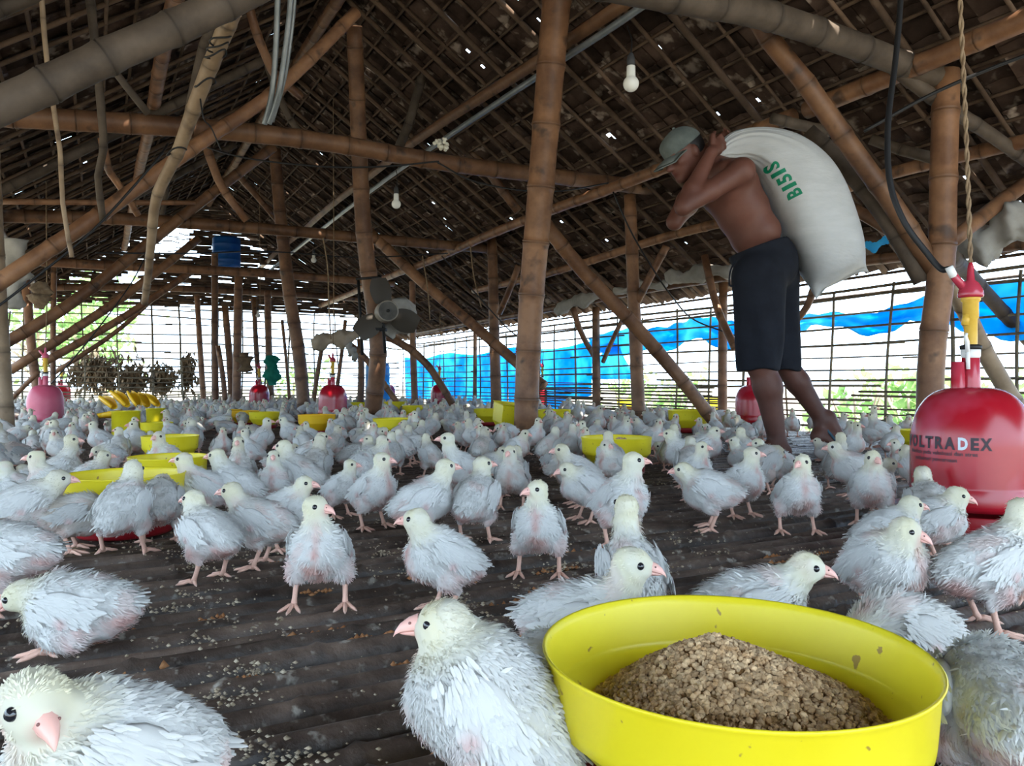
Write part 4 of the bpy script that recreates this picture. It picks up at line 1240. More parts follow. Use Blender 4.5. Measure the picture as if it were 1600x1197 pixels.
# ================================================================== feeders
def bowl_meshes():
    d = {}
    mb = MB()   # outer band, shoulder, cone below, thickness, inner ledge, bottom
    prof = [(0.085, 0.012), (0.112, 0.030), (0.131, 0.050), (0.146, 0.066), (0.1535, 0.0715), (0.1545, 0.080), (0.1575, 0.118), (0.1600, 0.1225), (0.1612, 0.1250), (0.1600, 0.1262), (0.1580, 0.1250),
            (0.1555, 0.118), (0.1515, 0.0815), (0.1500, 0.0765), (0.1420, 0.0735), (0.1240, 0.0590), (0.100, 0.046), (0.060, 0.036), (0.0, 0.034)]
    lathe(mb, prof, 72)
    d['bowl'] = mb.mesh('feeder_bowl', M['yellow'])
    mb = MB()
    lathe(mb, [(0.0, 0.004), (0.108, 0.004), (0.122, 0.010), (0.1265, 0.026), (0.128, 0.0275), (0.1295, 0.026), (0.127, 0.006), (0.121, 0.0), (0.0, 0.0)], 48)
    d['pan'] = mb.mesh('feeder_pan', M['redpan'])
    mb = MB(); lathe(mb, [(0.05, 0.012), (0.06, 0.03), (0.072, 0.036), (0.075, 0.020), (0.078, 0.010)], 24)
    d['hub'] = mb.mesh('feeder_hub', M['redpan'])
    return d
BOWL = bowl_meshes()
amber = BOWL['bowl'].copy(); amber.materials.clear(); amber.materials.append(M['yellow_o'])
FEEDERS = []     # (x, y, radius) footprints kept clear of chicks
def feeder(loc, s, label, tilt=(0, 0), am=False, pan=True, sz=None):
    r = empty('poultry_feeder', loc, label, 'feeder', scale=s)
    r.scale.z = sz or s
    r.rotation_euler = (tilt[0], tilt[1], rnd.uniform(0, 6))
    link('bowl', amber if am else BOWL['bowl'], r)
    if pan: link('pan', BOWL['pan'], r); link('hub', BOWL['hub'], r)
    FEEDERS.append((loc[0], loc[1], 0.155 * s))
    return r
def by_rim(xc, yr, w):
    Y = 0.90 * 0.35 / ((yr - 600) / 1200 + 0.000326 * w)
    return Vector(((xc - 800) / 1200 * Y, Y, 0)), w * Y / 384, (CAMZ - (yr - 600) / 1200 * Y) / 0.125
NEARF = Vector((0.187, 0.655, 0))
feeder(NEARF, 1.0, 'big yellow feeder bowl heaped with feed pellets, closest of all feeders')
for xc, yr, w, lab, am in [
    (195, 740, 176, 'yellow feeder with red base at left where a white chick eats', False),
    (263, 713, 116, 'yellow feeder just behind the front left feeder, middle of three in line', False),
    (266, 681, 84, 'yellow feeder at left standing alone before the tall yellow cylinder', False),
    (963, 683, 110, 'yellow feeder with a small heap of feed, right of the thick middle post', False),
    (245, 660, 48, 'small yellow feeder beside the tall yellow cylinder', False),
    (495, 648, 58, 'amber yellow feeder between the leaning post and the fan post', True),
    (413, 644, 46, 'yellow feeder below the far red round drinker', False),
    (383, 642, 42, 'amber feeder left of the yellow feeder below the round drinker', True),
    (360, 640, 36, 'amber feeder at the left end of the far feeder row', True),
    (615, 654, 65, 'yellow feeder right of the foot of the fan post', False),
    (649, 634, 42, 'shallow yellow feeder between fan post and slim far post', False),
    (618, 628, 37, 'small yellow feeder near the dark red drinker by the blue tarp', False),
    (560, 629, 34, 'far yellow feeder half hidden left of the fan post', False),
    (764, 639, 48, 'yellow feeder touching the tall hopper left of the middle post', False),
    (866, 640, 52, 'yellow feeder peeking out right of the thick middle post', False),
    (736, 622, 21, 'tiny far yellow feeder before the blue tarp, left one', False),
    (762, 624, 24, 'tiny far yellow feeder before the blue tarp at the slim post', False),
    (980, 624, 34, 'yellow feeder behind the crossed post at the right wall', False),
    (1078, 641, 68, 'yellow feeder left of the legs of the man', False),
    (1113, 622, 46, 'far yellow feeder by the right wall behind the man', False),
    (1441, 672, 72, 'yellow feeder half hidden behind the big red drinker', False)]:
    p, s, sz = by_rim(xc, yr, w)
    feeder(p, s, lab, am=am, sz=sz)
# feed: every grain is geometry, far too many to count
def feed_heap(loc, s, n, label, peak=(-0.012, 0.018), hgt=0.060, base=0.128, z0=0.070, grain=0.0030):
    mb = MB()
    def height(x, y):
        d = math.hypot(x - peak[0], y - peak[1]); a = math.atan2(y - peak[1], x - peak[0])
        far = base + peak[0] * math.cos(a + math.pi) + peak[1] * math.sin(a + math.pi)
        t = max(0, 1 - d / max(0.02, far))
        return z0 + hgt * (t ** 0.92) + 0.002 * math.sin(40 * x) * math.cos(33 * y) - 0.010 * max(0, -x - 0.02) / 0.1 * (1 if t < 0.6 else 0)
    V, F = [], []
    nr, na = 14, 36
    for i in range(nr + 1):
        for k in range(na):
            r = base * i / nr; a = 2 * math.pi * k / na
            x, y = r * math.cos(a), r * math.sin(a)
            V.append((x * s, y * s, (height(x, y) - 0.001) * s))
    for i in range(nr):
        for k in range(na):
            a, b = i * na + k, i * na + (k + 1) % na
            F.append((a, a + na, b + na, b))
    mb.add(V, F, mi=1)
    ico = []
    t = (1 + 5 ** 0.5) / 2
    iv = [Vector(q).normalized() for q in ((-1, t, 0), (1, t, 0), (-1, -t, 0), (1, -t, 0), (0, -1, t), (0, 1, t), (0, -1, -t), (0, 1, -t), (t, 0, -1), (t, 0, 1), (-t, 0, -1), (-t, 0, 1))]
    fi = [(0, 11, 5), (0, 5, 1), (0, 1, 7), (0, 7, 10), (0, 10, 11), (1, 5, 9), (5, 11, 4), (11, 10, 2), (10, 7, 6), (7, 1, 8), (3, 9, 4), (3, 4, 2), (3, 2, 6), (3, 6, 8), (3, 8, 9), (4, 9, 5), (2, 4, 11), (6, 2, 10), (8, 6, 7), (9, 8, 1)]
    for k in range(n):
        r = base * math.sqrt(rnd.random()); a = rnd.uniform(0, 6.283)
        x, y = r * math.cos(a), r * math.sin(a)
        z = height(x, y)
        low = math.hypot(x - peak[0], y - peak[1]) > 0.085
        g = grain * (rnd.uniform(0.35, 0.7) if low and rnd.random() < 0.7 else rnd.uniform(0.6, 1.25))
        e = Vector((rnd.uniform(0.8, 1.5), rnd.uniform(0.8, 1.1), rnd.uniform(0.7, 1.0))) * g
        R = Matrix.Rotation(rnd.uniform(0, 6.28), 3, Vector((rnd.random() - .5, rnd.random() - .5, rnd.random() - .5)).normalized())
        c = Vector((x, y, z + g * 0.3))
        mb.add([(R @ Vector((q.x * e.x, q.y * e.y, q.z * e.z)) + c) * s for q in iv], fi)
    o = mb.obj('feed_pellets', [M['feed'], M['feed_dust']], smooth=False)
    o.location = loc
    prop(o, label, 'feed', kind='stuff')
feed_heap(NEARF, 1.0, 6500, 'heap of tan feed pellets in the big near feeder')
p, s, sz = by_rim(963, 683, 110)
feed_heap(p + Vector((0, 0, 0.125 * (sz - s))), s, 420, 'small heap of feed in the feeder right of the middle post', peak=(0.02, 0.02), base=0.125, hgt=0.05, z0=0.07, grain=0.006)

# tall yellow cylinders, hopper and the leaning amber scoops
def cylinder_bin(loc, r, h, label, tilt=(0, 0)):
    mb = MB()
    lathe(mb, [(r * 0.96, 0.0), (r * 0.97, h * 0.97), (r * 1.03, h * 0.975), (r * 1.03, h), (r * 0.95, h), (r * 0.91, h * 0.95), (r * 0.90, 0.02), (0, 0.02)], 40)
    o = mb.obj('yellow_cylinder', M['yellow']); o.location = loc; o.rotation_euler = (tilt[0], tilt[1], 0)
    FEEDERS.append((loc[0], loc[1], r))
    return prop(o, label, 'feeder tube')
cylinder_bin(drop(at(197, 690, 4.9)), 0.086, 0.178, 'tall yellow feeder cylinder at left below the amber scoops')
cylinder_bin(drop(at(243, 672, 6.0)) + Vector((0, 0, 0)), 0.070, 0.16, 'second yellow feeder cylinder, right behind the tall one')
# square-mouthed yellow hopper standing against the middle post
hp = at(796, 700, 4.95)
mb = MB()
V, F = [], []
for z, sx, sy in ((0.0, 0.045, 0.045), (0.10, 0.10, 0.09), (0.215, 0.105, 0.095), (0.225, 0.112, 0.10), (0.225, 0.104, 0.092), (0.10, 0.094, 0.084), (0.01, 0.04, 0.04)):
    for dx, dy in ((-1, -1), (1, -1), (1, 1), (-1, 1)): V.append((dx * sx, dy * sy, z))
for i in range(6):
    for k in range(4):
        a, b = i * 4 + k, i * 4 + (k + 1) % 4
        F.append((a, b, b + 4, a + 4))
F.append((0, 3, 2, 1)); F.append((24, 25, 26, 27))
mb.add(V, F)
o = mb.obj('feed_hopper', M['yellow'], smooth=False); o.location = drop(hp); o.rotation_euler = (0.12, 0.1, 0.35)
prop(o, 'tall square yellow hopper leaning behind the thick middle post', 'hopper')
FEEDERS.append((hp.x, hp.y, 0.12))
def scoop_mesh():
    mb = MB()
    V, F = [], []
    n, m = 9, 7
    for lay in (0, 1):
        for i in range(n):
            t = i / (n - 1)
            w = 0.040 * (0.35 + 0.65 * math.sin(math.pi * min(1, 0.12 + t * 0.8)))
            for k in range(m):
                a = math.pi * (k / (m - 1) - 0.5) * 1.5
                V.append((t * 0.20, (w - lay * 0.004) * math.sin(a), (w - lay * 0.004) * (1 - math.cos(a)) * 0.7 + lay * 0.003))
    for lay in (0, 1):
        for i in range(n - 1):
            for k in range(m - 1):
                a = lay * n * m + i * m + k
                q = (a, a + 1, a + m + 1, a + m)
                F.append(q if lay else q[::-1])
    o = n * m
    for k in range(m - 1):
        F.append((k, k + 1, o + k + 1, o + k)); e = (n - 1) * m; F.append((e + k + 1, e + k, o + e + k, o + e + k + 1))
    for i in range(n - 1):
        F.append((i * m, o + i * m, o + i * m + m, i * m + m)); F.append((i * m + m - 1, i * m + 2 * m - 1, o + i * m + 2 * m - 1, o + i * m + m - 1))
    mb.add(V, F)
    return mb.mesh('amber_scoop', M['yellow_o'])
sm = scoop_mesh()
for x, y, Y, rz, tilt, lab in [(178, 640, 5.1, 2.5, -0.35, 'amber scoop lying leftmost on the tall yellow cylinder'), (198, 637, 5.15, 2.6, -0.5, 'amber scoop tilted up on the middle of the tall cylinder'), (216, 637, 5.6, 2.4, -0.55, 'amber scoop leaning between the two yellow cylinders, left one'),
                               (230, 637, 5.7, 2.5, -0.5, 'amber scoop leaning between the two yellow cylinders, right one'), (246, 636, 6.0, 2.7, -0.45, 'amber scoop standing on the second yellow cylinder'), (160, 652, 5.4, 0.2, 0.0, 'amber scoop lying on the floor left of the tall cylinder'), (146, 654, 5.9, 0.5, 0.0, 'amber scoop lying behind, left of the others on the floor')]:
    o = link('amber_scoop', sm, None, at(x, y, Y), (0, tilt, rz))
    prop(o, lab, 'feeder scoop', 'amber scoops by the yellow cylinders')

# ================================================================== bell drinkers
def drinker_meshes(mk, neckm):
    d = {}
    R = 0.130
    mb = MB()
    prof = [(0.126, 0.062), (0.1315, 0.060), (0.1325, 0.074), (0.1325, 0.104), (0.1305, 0.108), (0.1300, 0.115)]
    for k in range(15):
        t = k / 14 * math.pi / 2
        prof.append((0.019 + (R - 0.019) * math.cos(t) ** 0.72 if k < 14 else 0.019, 0.205 + 0.137 * math.sin(t) ** 1.0))
    prof += [(0.0, 0.343)]
    lathe(mb, prof, 64)
    d['dome'] = mb.mesh('drinker_dome', mk)
    mb = MB()
    lathe(mb, [(0.0, 0.006), (0.10, 0.006), (0.116, 0.010), (0.121, 0.030), (0.124, 0.048), (0.150, 0.050), (0.160, 0.030), (0.164, 0.030), (0.170, 0.055), (0.173, 0.056), (0.175, 0.054), (0.168, 0.022), (0.160, 0.002), (0.0, 0.0)], 56)
    d['trough'] = mb.mesh('drinker_trough', neckm)
    mb = MB()
    lathe(mb, [(0.022, 0.335), (0.0205, 0.36), (0.019, 0.415), (0.0175, 0.416), (0.0175, 0.335)], 20)
    d['neck'] = mb.mesh('drinker_neck', mk)
    mb = MB()
    lathe(mb, [(0.016, 0.328), (0.0145, 0.402), (0.0125, 0.403), (0.0125, 0.33)], 16, centre=(-0.034, -0.006, 0))
    d['collar'] = mb.mesh('drinker_collar', mk)
    mb = MB(); lathe(mb, [(0.0, 0.410), (0.018, 0.410), (0.021, 0.416), (0.021, 0.432), (0.017, 0.434), (0.0, 0.434)], 20); d['ring'] = mb.mesh('drinker_ring', M['white'])
    mb = MB(); lathe(mb, [(0.0, 0.432), (0.023, 0.432), (0.024, 0.441), (0.017, 0.444), (0.0, 0.444)], 20); d['gasket'] = mb.mesh('drinker_gasket', M['black'])
    mb = MB(); lathe(mb, [(0.0145, 0.440), (0.0145, 0.505), (0.0175, 0.508), (0.0175, 0.545), (0.021, 0.549), (0.022, 0.560), (0.0, 0.560)], 18)
    tube(mb, [(-0.016, -0.004, 0.49), (-0.012, -0.004, 0.515)], 0.009, 8)
    d['valve'] = mb.mesh('drinker_valve', M['brass'])
    mb = MB(); lathe(mb, [(0.0, 0.556), (0.026, 0.556), (0.028, 0.562), (0.026, 0.574), (0.018, 0.590), (0.009, 0.598), (0.0065, 0.630), (0.004, 0.640), (0.0, 0.641)], 20)
    tube(mb, [(-0.012, 0, 0.575), (-0.034, 0, 0.600), (-0.046, 0, 0.618)], [0.010, 0.0095, 0.0085], 10)
    d['valve_cap'] = mb.mesh('drinker_valve_cap', mk)
    mb = MB()
    tube(mb, [(-0.018, -0.018, 0.425), (-0.020, -0.020, 0.45), (-0.024, -0.020, 0.462), (-0.021, -0.02, 0.470)], [0.005, 0.005, 0.004, 0.003], 8)
    tube(mb, [(-0.018, -0.018, 0.425), (-0.018, -0.02, 0.385)], [0.005, 0.0045], 8)
    d['hook'] = mb.mesh('drinker_hook', M['white'])
    return d
DR_RED = drinker_meshes(M['red'], M['redpan'])
DR_PINK = drinker_meshes(M['pink'], M['pink'])
DRINK = []
def drinker(loc, label, dm, rz=0, s=1.0, rope=True, rope_top=None):
    r = empty('bell_drinker', loc, label, 'drinker', scale=s, rotz=rz)
    for k, me in dm.items(): link(k, me, r)
    DRINK.append((loc[0], loc[1], 0.18 * s))
    if rope:
        top = Vector(loc) + Vector((0, 0, 0.64 * s))
        zt = roof_z(uv_of(loc)[1]) - 0.06
        pts = [top, top + Vector((0.01, 0, 0.3 * (zt - top.z))), Vector((loc[0] + 0.004, loc[1], zt))]
        mb = MB(); P = spline([q - top for q in pts], 14)
        tube(mb, P, 0.0042, 6)
        o = mb.obj('cord', M['rope'], r); o.location = (0, 0, 0.64)
    return r
BELL = Vector((1.096, 1.835, 0))
NEAR_BELL = drinker(BELL, 'big red bell drinker with black print, closest at right', DR_RED, rope=False)
def by_bell(xc, ytop, w):
    Y = 0.265 * 1200 / w
    return Vector(((xc - 800) / 1200 * Y, Y, 0))
for xc, yt, w, lab, dm in [(71, 632, 52, 'faded pink bell drinker at the left edge', DR_PINK), (96, 634, 27, 'small dark red drinker behind the faded pink one', DR_RED), (405, 622, 31, 'round red drinker before the far posts', DR_RED), (520, 616, 45, 'red drinker left of the fan post', DR_RED),
                          (606, 612, 24, 'dark red drinker right of the fan post by the blue barrel', DR_RED), (687, 606, 29, 'bright red drinker before the blue tarp', DR_RED), (848, 610, 34, 'red drinker half hidden by the thick middle post', DR_RED)]:
    drinker(by_bell(xc, yt, w), lab, dm, rz=rnd.uniform(-0.5, 0.5))
drinker(drop(at(1176, 671, 5.9)), 'red drinker half hidden by the front leg of the man', DR_RED)

# print on the near drinker
def text_mesh(s, size, spacing=1.0, fat=0.0):
    c = bpy.data.curves.new('lettering', 'FONT'); c.body = s; c.size = size; c.space_character = spacing; c.offset = fat; c.resolution_u = 3
    o = bpy.data.objects.new('lettering', c); COL.objects.link(o)
    dg = bpy.context.evaluated_depsgraph_get(); dg.update()
    me = bpy.data.meshes.new_from_object(o.evaluated_get(dg))
    COL.objects.unlink(o); bpy.data.objects.remove(o)
    import bmesh
    bm = bmesh.new(); bm.from_mesh(me)
    bmesh.ops.triangulate(bm, faces=bm.faces[:])
    bmesh.ops.subdivide_edges(bm, edges=[e for e in bm.edges if e.calc_length() > size * 0.12], cuts=3, use_grid_fill=False)
    bmesh.ops.triangulate(bm, faces=bm.faces[:])
    bmesh.ops.subdivide_edges(bm, edges=[e for e in bm.edges if e.calc_length() > size * 0.15], cuts=2, use_grid_fill=False)
    bmesh.ops.triangulate(bm, faces=bm.faces[:])
    bm.to_mesh(me); bm.free()
    return me
def dome_text(s, size, z, a_left, a_right, m, name, fat=0.0):
    me = text_mesh(s, size, 1.0, fat)
    co = np.array([v.co for v in me.vertices])
    x0, x1 = co[:, 0].min(), co[:, 0].max()
    facing = math.atan2(-BELL.y, -BELL.x)
    th = facing + a_left + (co[:, 0] - x0) / (x1 - x0) * (a_right - a_left)
    R = 0.1308
    for v, t, y in zip(me.vertices, th, co[:, 1]): v.co = (R * math.cos(t), R * math.sin(t), z + y)
    me.materials.clear(); me.materials.append(m)
    return link(name, me, NEAR_BELL)
CH = math.radians
for k, (ch, a0, a1, m) in enumerate([('V', -79.5, -68.5, 'ink'), ('O', -66.5, -56.5, 'ink'), ('L', -53.5, -45.5, 'ink'), ('T', -44.5, -35.5, 'ink'), ('R', -33, -24.5, 'ink'), ('A', -23.5, -13.5, 'ink'), ('D', -11, -2.5, 'ink_silver'), ('E', 0, 7, 'ink'), ('X', 8, 18.5, 'ink')]):
    dome_text(ch, 0.037, 0.202, CH(a0), CH(a1), M[m], 'lettering', 0.0016)
dome_text('diberikan pada vaksinasi dan stres', 0.0135, 0.187, CH(-70), CH(6), M['ink'], 'lettering', 0.0002)
dome_text('antibakteri pencernaan', 0.0135, 0.172, CH(-60), CH(-12), M['ink'], 'lettering', 0.0002)

# black hose from the roof to the near drinker, and its rope
hp = [at(1412, -330, 2.3), at(1410, -150, 2.2), at(1408, -12, 2.1), at(1400, 90, 2.05), at(1388, 190, 1.98), at(1390, 280, 1.93), at(1412, 345, 1.9), at(1448, 395, 1.88), at(1470, 420, 1.86), BELL + Vector((-0.05, 0, 0.625))]
root = hp[0].copy()
mb = MB(); tube(mb, spline([p - root for p in hp], 40), 0.0075, 10)
o = mb.obj('water_hose', M['black']); o.location = root
prop(o, 'thick black hose hanging from the roof to the big red drinker', 'hose')
mb = MB(); tube(mb, [BELL + Vector((-0.052, 0, 0.63)) - root, BELL + Vector((-0.040, 0, 0.606)) - root], [0.0095, 0.0095], 10)
link('hose_clip', mb.mesh('hose_clip', M['white']), o)
mb = MB()
rt = BELL + Vector((0, 0, 0.64)); 
P = [Vector((0, 0, 0)), Vector((-0.004, 0.01, 0.3)), Vector((-0.012, 0.02, 0.62)), Vector((-0.02, 0.03, 1.0)), Vector((-0.02, 0.04, 2.2))]
for ph in (0, math.pi):
    pp = spline(P, 110)
    pts = [Vector(q) + Vector((0.003 * math.cos(k * 0.9 + ph), 0.003 * math.sin(k * 0.9 + ph), 0)) for k, q in enumerate(pp)]
    tube(mb, pts, 0.0032, 6)
o = mb.obj('twisted_rope', M['rope']); o.location = rt
prop(o, 'brown twisted rope holding up the big red drinker', 'rope')

# ================================================================== bulbs, conduits, cables
def bulb(loc, s, label, cord_to=None):
    r = empty('light_bulb', loc, label, 'bulb', scale=s)
    mb = MB()
    prof = [(0.0, -0.078)]
    for k in range(1, 10):
        t = -math.pi / 2 + k / 9 * math.pi * 0.80
        prof.append((0.031 * math.cos(t), -0.047 + 0.031 * math.sin(t)))
    prof += [(0.0175, -0.014), (0.0170, 0.020), (0.0140, 0.024)]
    lathe(mb, prof, 28); link('globe', mb.mesh('bulb_globe', M['bulb']), r)
    mb = MB(); lathe(mb, [(0.0, 0.022), (0.0155, 0.022), (0.0165, 0.046), (0.013, 0.062), (0.006, 0.074), (0.0, 0.075)], 16); link('socket', mb.mesh('bulb_socket', M['socket']), r)
    if cord_to is not None:
        mb = MB()
        t = (Vector(cord_to) - Vector(loc)) / s
        tube(mb, spline([(0, 0, 0.07), tuple(Vector((0.02, 0, 0.07)) * 0.5 + t * 0.5), tuple(t)], 12), 0.0026, 6)
        link('bulb_wire', mb.mesh('bulb_wire', M['black']), r)
    return r
bulb(at(986, 112, 3.0), 1.0, 'white bulb hanging near the top right of the middle post', at(980, 40, 3.1))
bulb(at(619, 308, 4.9), 0.95, 'white bulb hanging right of the fan post under the purlin', at(618, 262, 4.95))
bulb(at(490, 400, 8.3), 0.95, 'small far bulb right of the leaning post', at(490, 370, 8.4))
bulb(at(403, 488, 10.3), 0.95, 'tiny farthest bulb among the far posts', at(403, 470, 10.3))
def cable(name, pts, r, m, label, cat, n=40, sides=8):
    root = Vector(pts[0])
    mb = MB(); tube(mb, spline([Vector(p) - root for p in pts], n), r, sides)
    o = mb.obj(name, M[m]); o.location = root
    return prop(o, label, cat)
cable('conduit_tube', [at_v(1250, -180, 2.42), at_v(1000, 12, 2.42), at_v(850, 112, 2.42), at_v(690, 220, 2.42), at_v(560, 313, 2.42), at_v(400, 440, 2.42)], 0.020, 'conduit', 'grey conduit running under the long sawn purlin', 'conduit')
cable('conduit_tube', [at(437, -220, 3.1), at(434, -14, 3.3), at(430, 90, 3.4), at(424, 150, 3.45), at(413, 194, 3.5)], 0.0125, 'conduit', 'left silver tube hanging at the upper left', 'tube')
cable('conduit_tube', [at(462, -220, 3.1), at(455, -14, 3.3), at(444, 90, 3.4), at(434, 150, 3.45), at(420, 193, 3.5)], 0.0125, 'conduit', 'middle silver tube hanging at the upper left', 'tube')
cable('conduit_tube', [at(469, -220, 3.15), at(461, -14, 3.36), at(450, 90, 3.45), at(440, 140, 3.5), at(425, 190, 3.55)], 0.009, 'conduit', 'right thinner silver tube hanging at the upper left', 'tube')
cable('power_cable', [at(298, 222, 4.6), at(380, 246, 4.6), at(500, 260, 4.6), at(600, 260, 4.6), at(686, 252, 4.6)], 0.0055, 'black', 'black cable sagging from the crooked pole to the conduit', 'cable')
cable('power_cable', [at(684, 254, 4.6), at(740, 283, 4.9), at(820, 298, 5.2), at(880, 298, 5.2), at(950, 286, 5.4)], 0.0055, 'black', 'black cable passing behind the thick middle post', 'cable')
cable('power_cable', [at(958, 300, 5.4), at(985, 360, 5.4), at(1020, 420, 5.5), at(1052, 466, 5.6), at(1085, 500, 5.9), at(1150, 525, 5.9)], 0.006, 'black', 'black cable running down to the right wall left of the man', 'cable')
cable('power_cable', [at(-10, 484, 3.6), at(60, 430, 3.7), at(150, 355, 3.8), at(240, 255, 3.9), at(262, 225, 4.0)], 0.006, 'black', 'black cable along the brace at the left edge', 'cable')
cable('power_cable', [at(150, 395, 5.0), at(300, 396, 6.0), at(420, 393, 7.0), at(560, 402, 7.4), at(700, 396, 7.4)], 0.006, 'black', 'thin black cable level above the far bulb', 'cable')
cable('power_cable', [at(80, 600, 5.5), at(140, 530, 5.6), at(200, 450, 5.8), at(228, 400, 6.0)], 0.005, 'black', 'black cable rising from the faded pink drinker', 'cable')
cable('power_cable', [at(690, 400, 5.6), at(740, 455, 5.7), at(790, 510, 5.8), at(815, 530, 5.9)], 0.005, 'black', 'black cable slanting behind the middle post', 'cable')
cable('power_cable', [at(1350, 205, 3.4), at(1450, 150, 3.3), at(1540, 110, 3.2), at(1620, 80, 3.1)], 0.008, 'black', 'black cable at the upper right below the split purlin', 'cable')
cable('hanging_rope', [at(505, 372, 6.3), at(512, 420, 6.3), at(514, 480, 6.3), at(517, 530, 6.4)], 0.006, 'rope', 'knotted cord hanging left of the fan post', 'rope', sides=6)
cable('hanging_rope', [at(660, 400, 6.6), at(668, 450, 6.6), at(672, 500, 6.6)], 0.006, 'rope', 'frayed cord hanging right of the fan', 'rope', sides=6)
cable('hanging_rope', [at(735, 385, 6.6), at(740, 430, 6.6), at(752, 480, 6.6)], 0.006, 'rope', 'frayed cord hanging above the slim post', 'rope', sides=6)
cable('steel_wire', [at(312, 150, 2.9), at(318, 185, 2.9), at(330, 200, 2.95), at(345, 235, 3.0)], 0.003, 'black', 'loose wire end twisted round the crooked pole', 'wire', sides=5)
for k, (x, y, Y) in enumerate([(345, 62, 2.72), (341, 74, 2.73), (337, 86, 2.75), (320, 130, 2.85), (275, 236, 3.08)]):
    mb = MB()
    pts = [(0.039 * math.cos(a), 0.039 * math.sin(a), 0.006 * math.sin(a * 2 + k)) for a in np.linspace(0, 6.283, 20)]
    tube(mb, pts, 0.0035, 5, cap=False)
    o = mb.obj('wire_binding', M['black']); o.location = at(x, y, Y); o.rotation_euler = (0.25, -0.35, 0)
    prop(o, ['topmost wire binding on the pale crooked pole', 'second wire binding from the top of the crooked pole', 'third wire binding from the top of the crooked pole', 'fourth wire binding from the top of the crooked pole', 'lowest wire binding on the pale crooked pole'][k], 'wire')
# bunch of pale plastic insulators under the purlin
r = empty('insulator_bunch', at(686, 224, 4.75), 'bunch of pale plastic lamp holders tied under the purlin', 'holders')
for k in range(8):
    mb = MB(); lathe(mb, [(0.0, -0.022), (0.010, -0.020), (0.012, -0.008), (0.008, 0.0), (0.016, 0.004), (0.016, 0.012), (0.006, 0.018), (0.0, 0.018)], 12)
    o = link('holder', mb.mesh('holder', M['pale']), r)
    o.location = (rnd.uniform(-0.045, 0.045), rnd.uniform(-0.02, 0.02), rnd.uniform(-0.04, 0.04)); o.rotation_euler = (rnd.uniform(-1, 1), rnd.uniform(-1, 1), 0)

# ================================================================== fan on its post
FC = at(604, 487, 5.95)
fan = empty('standing_fan', FC, 'industrial fan with a round motor bound to the bowed post', 'fan')
fdir = Vector((0.30, -0.95, 0.0)).normalized()
Rf = Matrix.Rotation(math.atan2(fdir.y, fdir.x), 3, 'Z')
def fpt(x, y, z): return Rf @ Vector((x, y, z))     # x points out of the motor
mb = MB()
rot = Rf @ Matrix.Rotation(math.pi / 2, 3, 'Y')
prof = [(0.0, -0.10), (0.070, -0.10), (0.082, -0.09), (0.082, -0.06), (0.079, -0.055), (0.079, -0.03), (0.082, -0.025), (0.082, 0.07), (0.078, 0.078), (0.072, 0.076)]
t_ = MB(); lathe(t_, prof, 36)
mb.add([rot @ Vector(p) for p in t_.v], t_.f); link('motor', mb.mesh('fan_motor', M['motor']), fan)
mb = MB(); t_ = MB(); lathe(t_, [(0.074, 0.074), (0.05, 0.070), (0.02, 0.072), (0.0, 0.073)], 36); mb.add([rot @ Vector(p) for p in t_.v], t_.f)
link('motor_face', mb.mesh('fan_face', M['motor_face']), fan)
mb = MB(); t_ = MB(); lathe(t_, [(0.013, 0.072), (0.012, 0.095), (0.0, 0.096)], 14); mb.add([rot @ Vector(p) for p in t_.v], t_.f)
link('hub', mb.mesh('fan_hub', M['iron']), fan)
for k in range(3):
    a0 = math.radians(100 + 120 * k)
    V, F = [], []
    for lay in (0, 1):
        for i in range(7):
            t = i / 6
            rr = 0.075 + 0.20 * t
            w = 0.035 + 0.055 * math.sin(math.pi * (0.15 + 0.7 * t))
            for j in range(5):
                s_ = (j / 4 - 0.5) * 2
                e1 = Vector((0, math.cos(a0), math.sin(a0))); e2 = Vector((0, -math.sin(a0), math.cos(a0)))
                p = e1 * rr + e2 * (s_ * w) + Vector((-0.085 + s_ * w * 0.45 - 0.02 * s_ * s_ + lay * 0.004, 0, 0))
                V.append(Rf @ p)
    for lay in (0, 1):
        for i in range(6):
            for j in range(4):
                a = lay * 35 + i * 5 + j
                q = (a, a + 1, a + 6, a + 5)
                F.append(q if lay else q[::-1])
    mb = MB(); mb.add(V, F); link('blade', mb.mesh('fan_blade', M['fan_blade']), fan)
def fbar(name, a, b, w=0.012):
    mb = MB(); tube(mb, [a, b], w, 4); link(name, mb.mesh(name, M['iron']), fan)
q0 = at(560, 438, 6.12) - FC; q1 = at(566, 555, 6.12) - FC; q2 = at(592, 430, 6.08) - FC; q3 = at(602, 552, 6.05) - FC
fbar('frame_rail', q0, q1); fbar('frame_rail', q2, q3)
fbar('frame_bar', at(556, 436, 6.05) - FC, at(596, 433, 6.05) - FC, 0.010)
mb = MB(); box(mb, at(583, 515, 6.05) - FC, (0.20, 0.12, 0.022)); link('motor_plate', mb.mesh('motor_plate', M['iron']), fan)

# ================================================================== cloths, tarps, tanks
def sheet(name, fn, nu, nv, m, label, cat, root, group=None, thick=0.002):
    mb = MB(); V, F = [], []
    for j in range(nv + 1):
        for i in range(nu + 1): V.append(Vector(fn(i / nu, j / nv)) - Vector(root))
    for j in range(nv):
        for i in range(nu):
            a = j * (nu + 1) + i
            F.append((a, a + 1, a + nu + 2, a + nu + 1))
    mb.add(V, F)
    o = mb.obj(name, M[m]); o.location = root
    md = o.modifiers.new('thickness', 'SOLIDIFY'); md.thickness = thick
    return prop(o, label, cat, group)
def wav(a, *ks): return sum(A * math.sin(f * a + p) for A, f, p in ks)
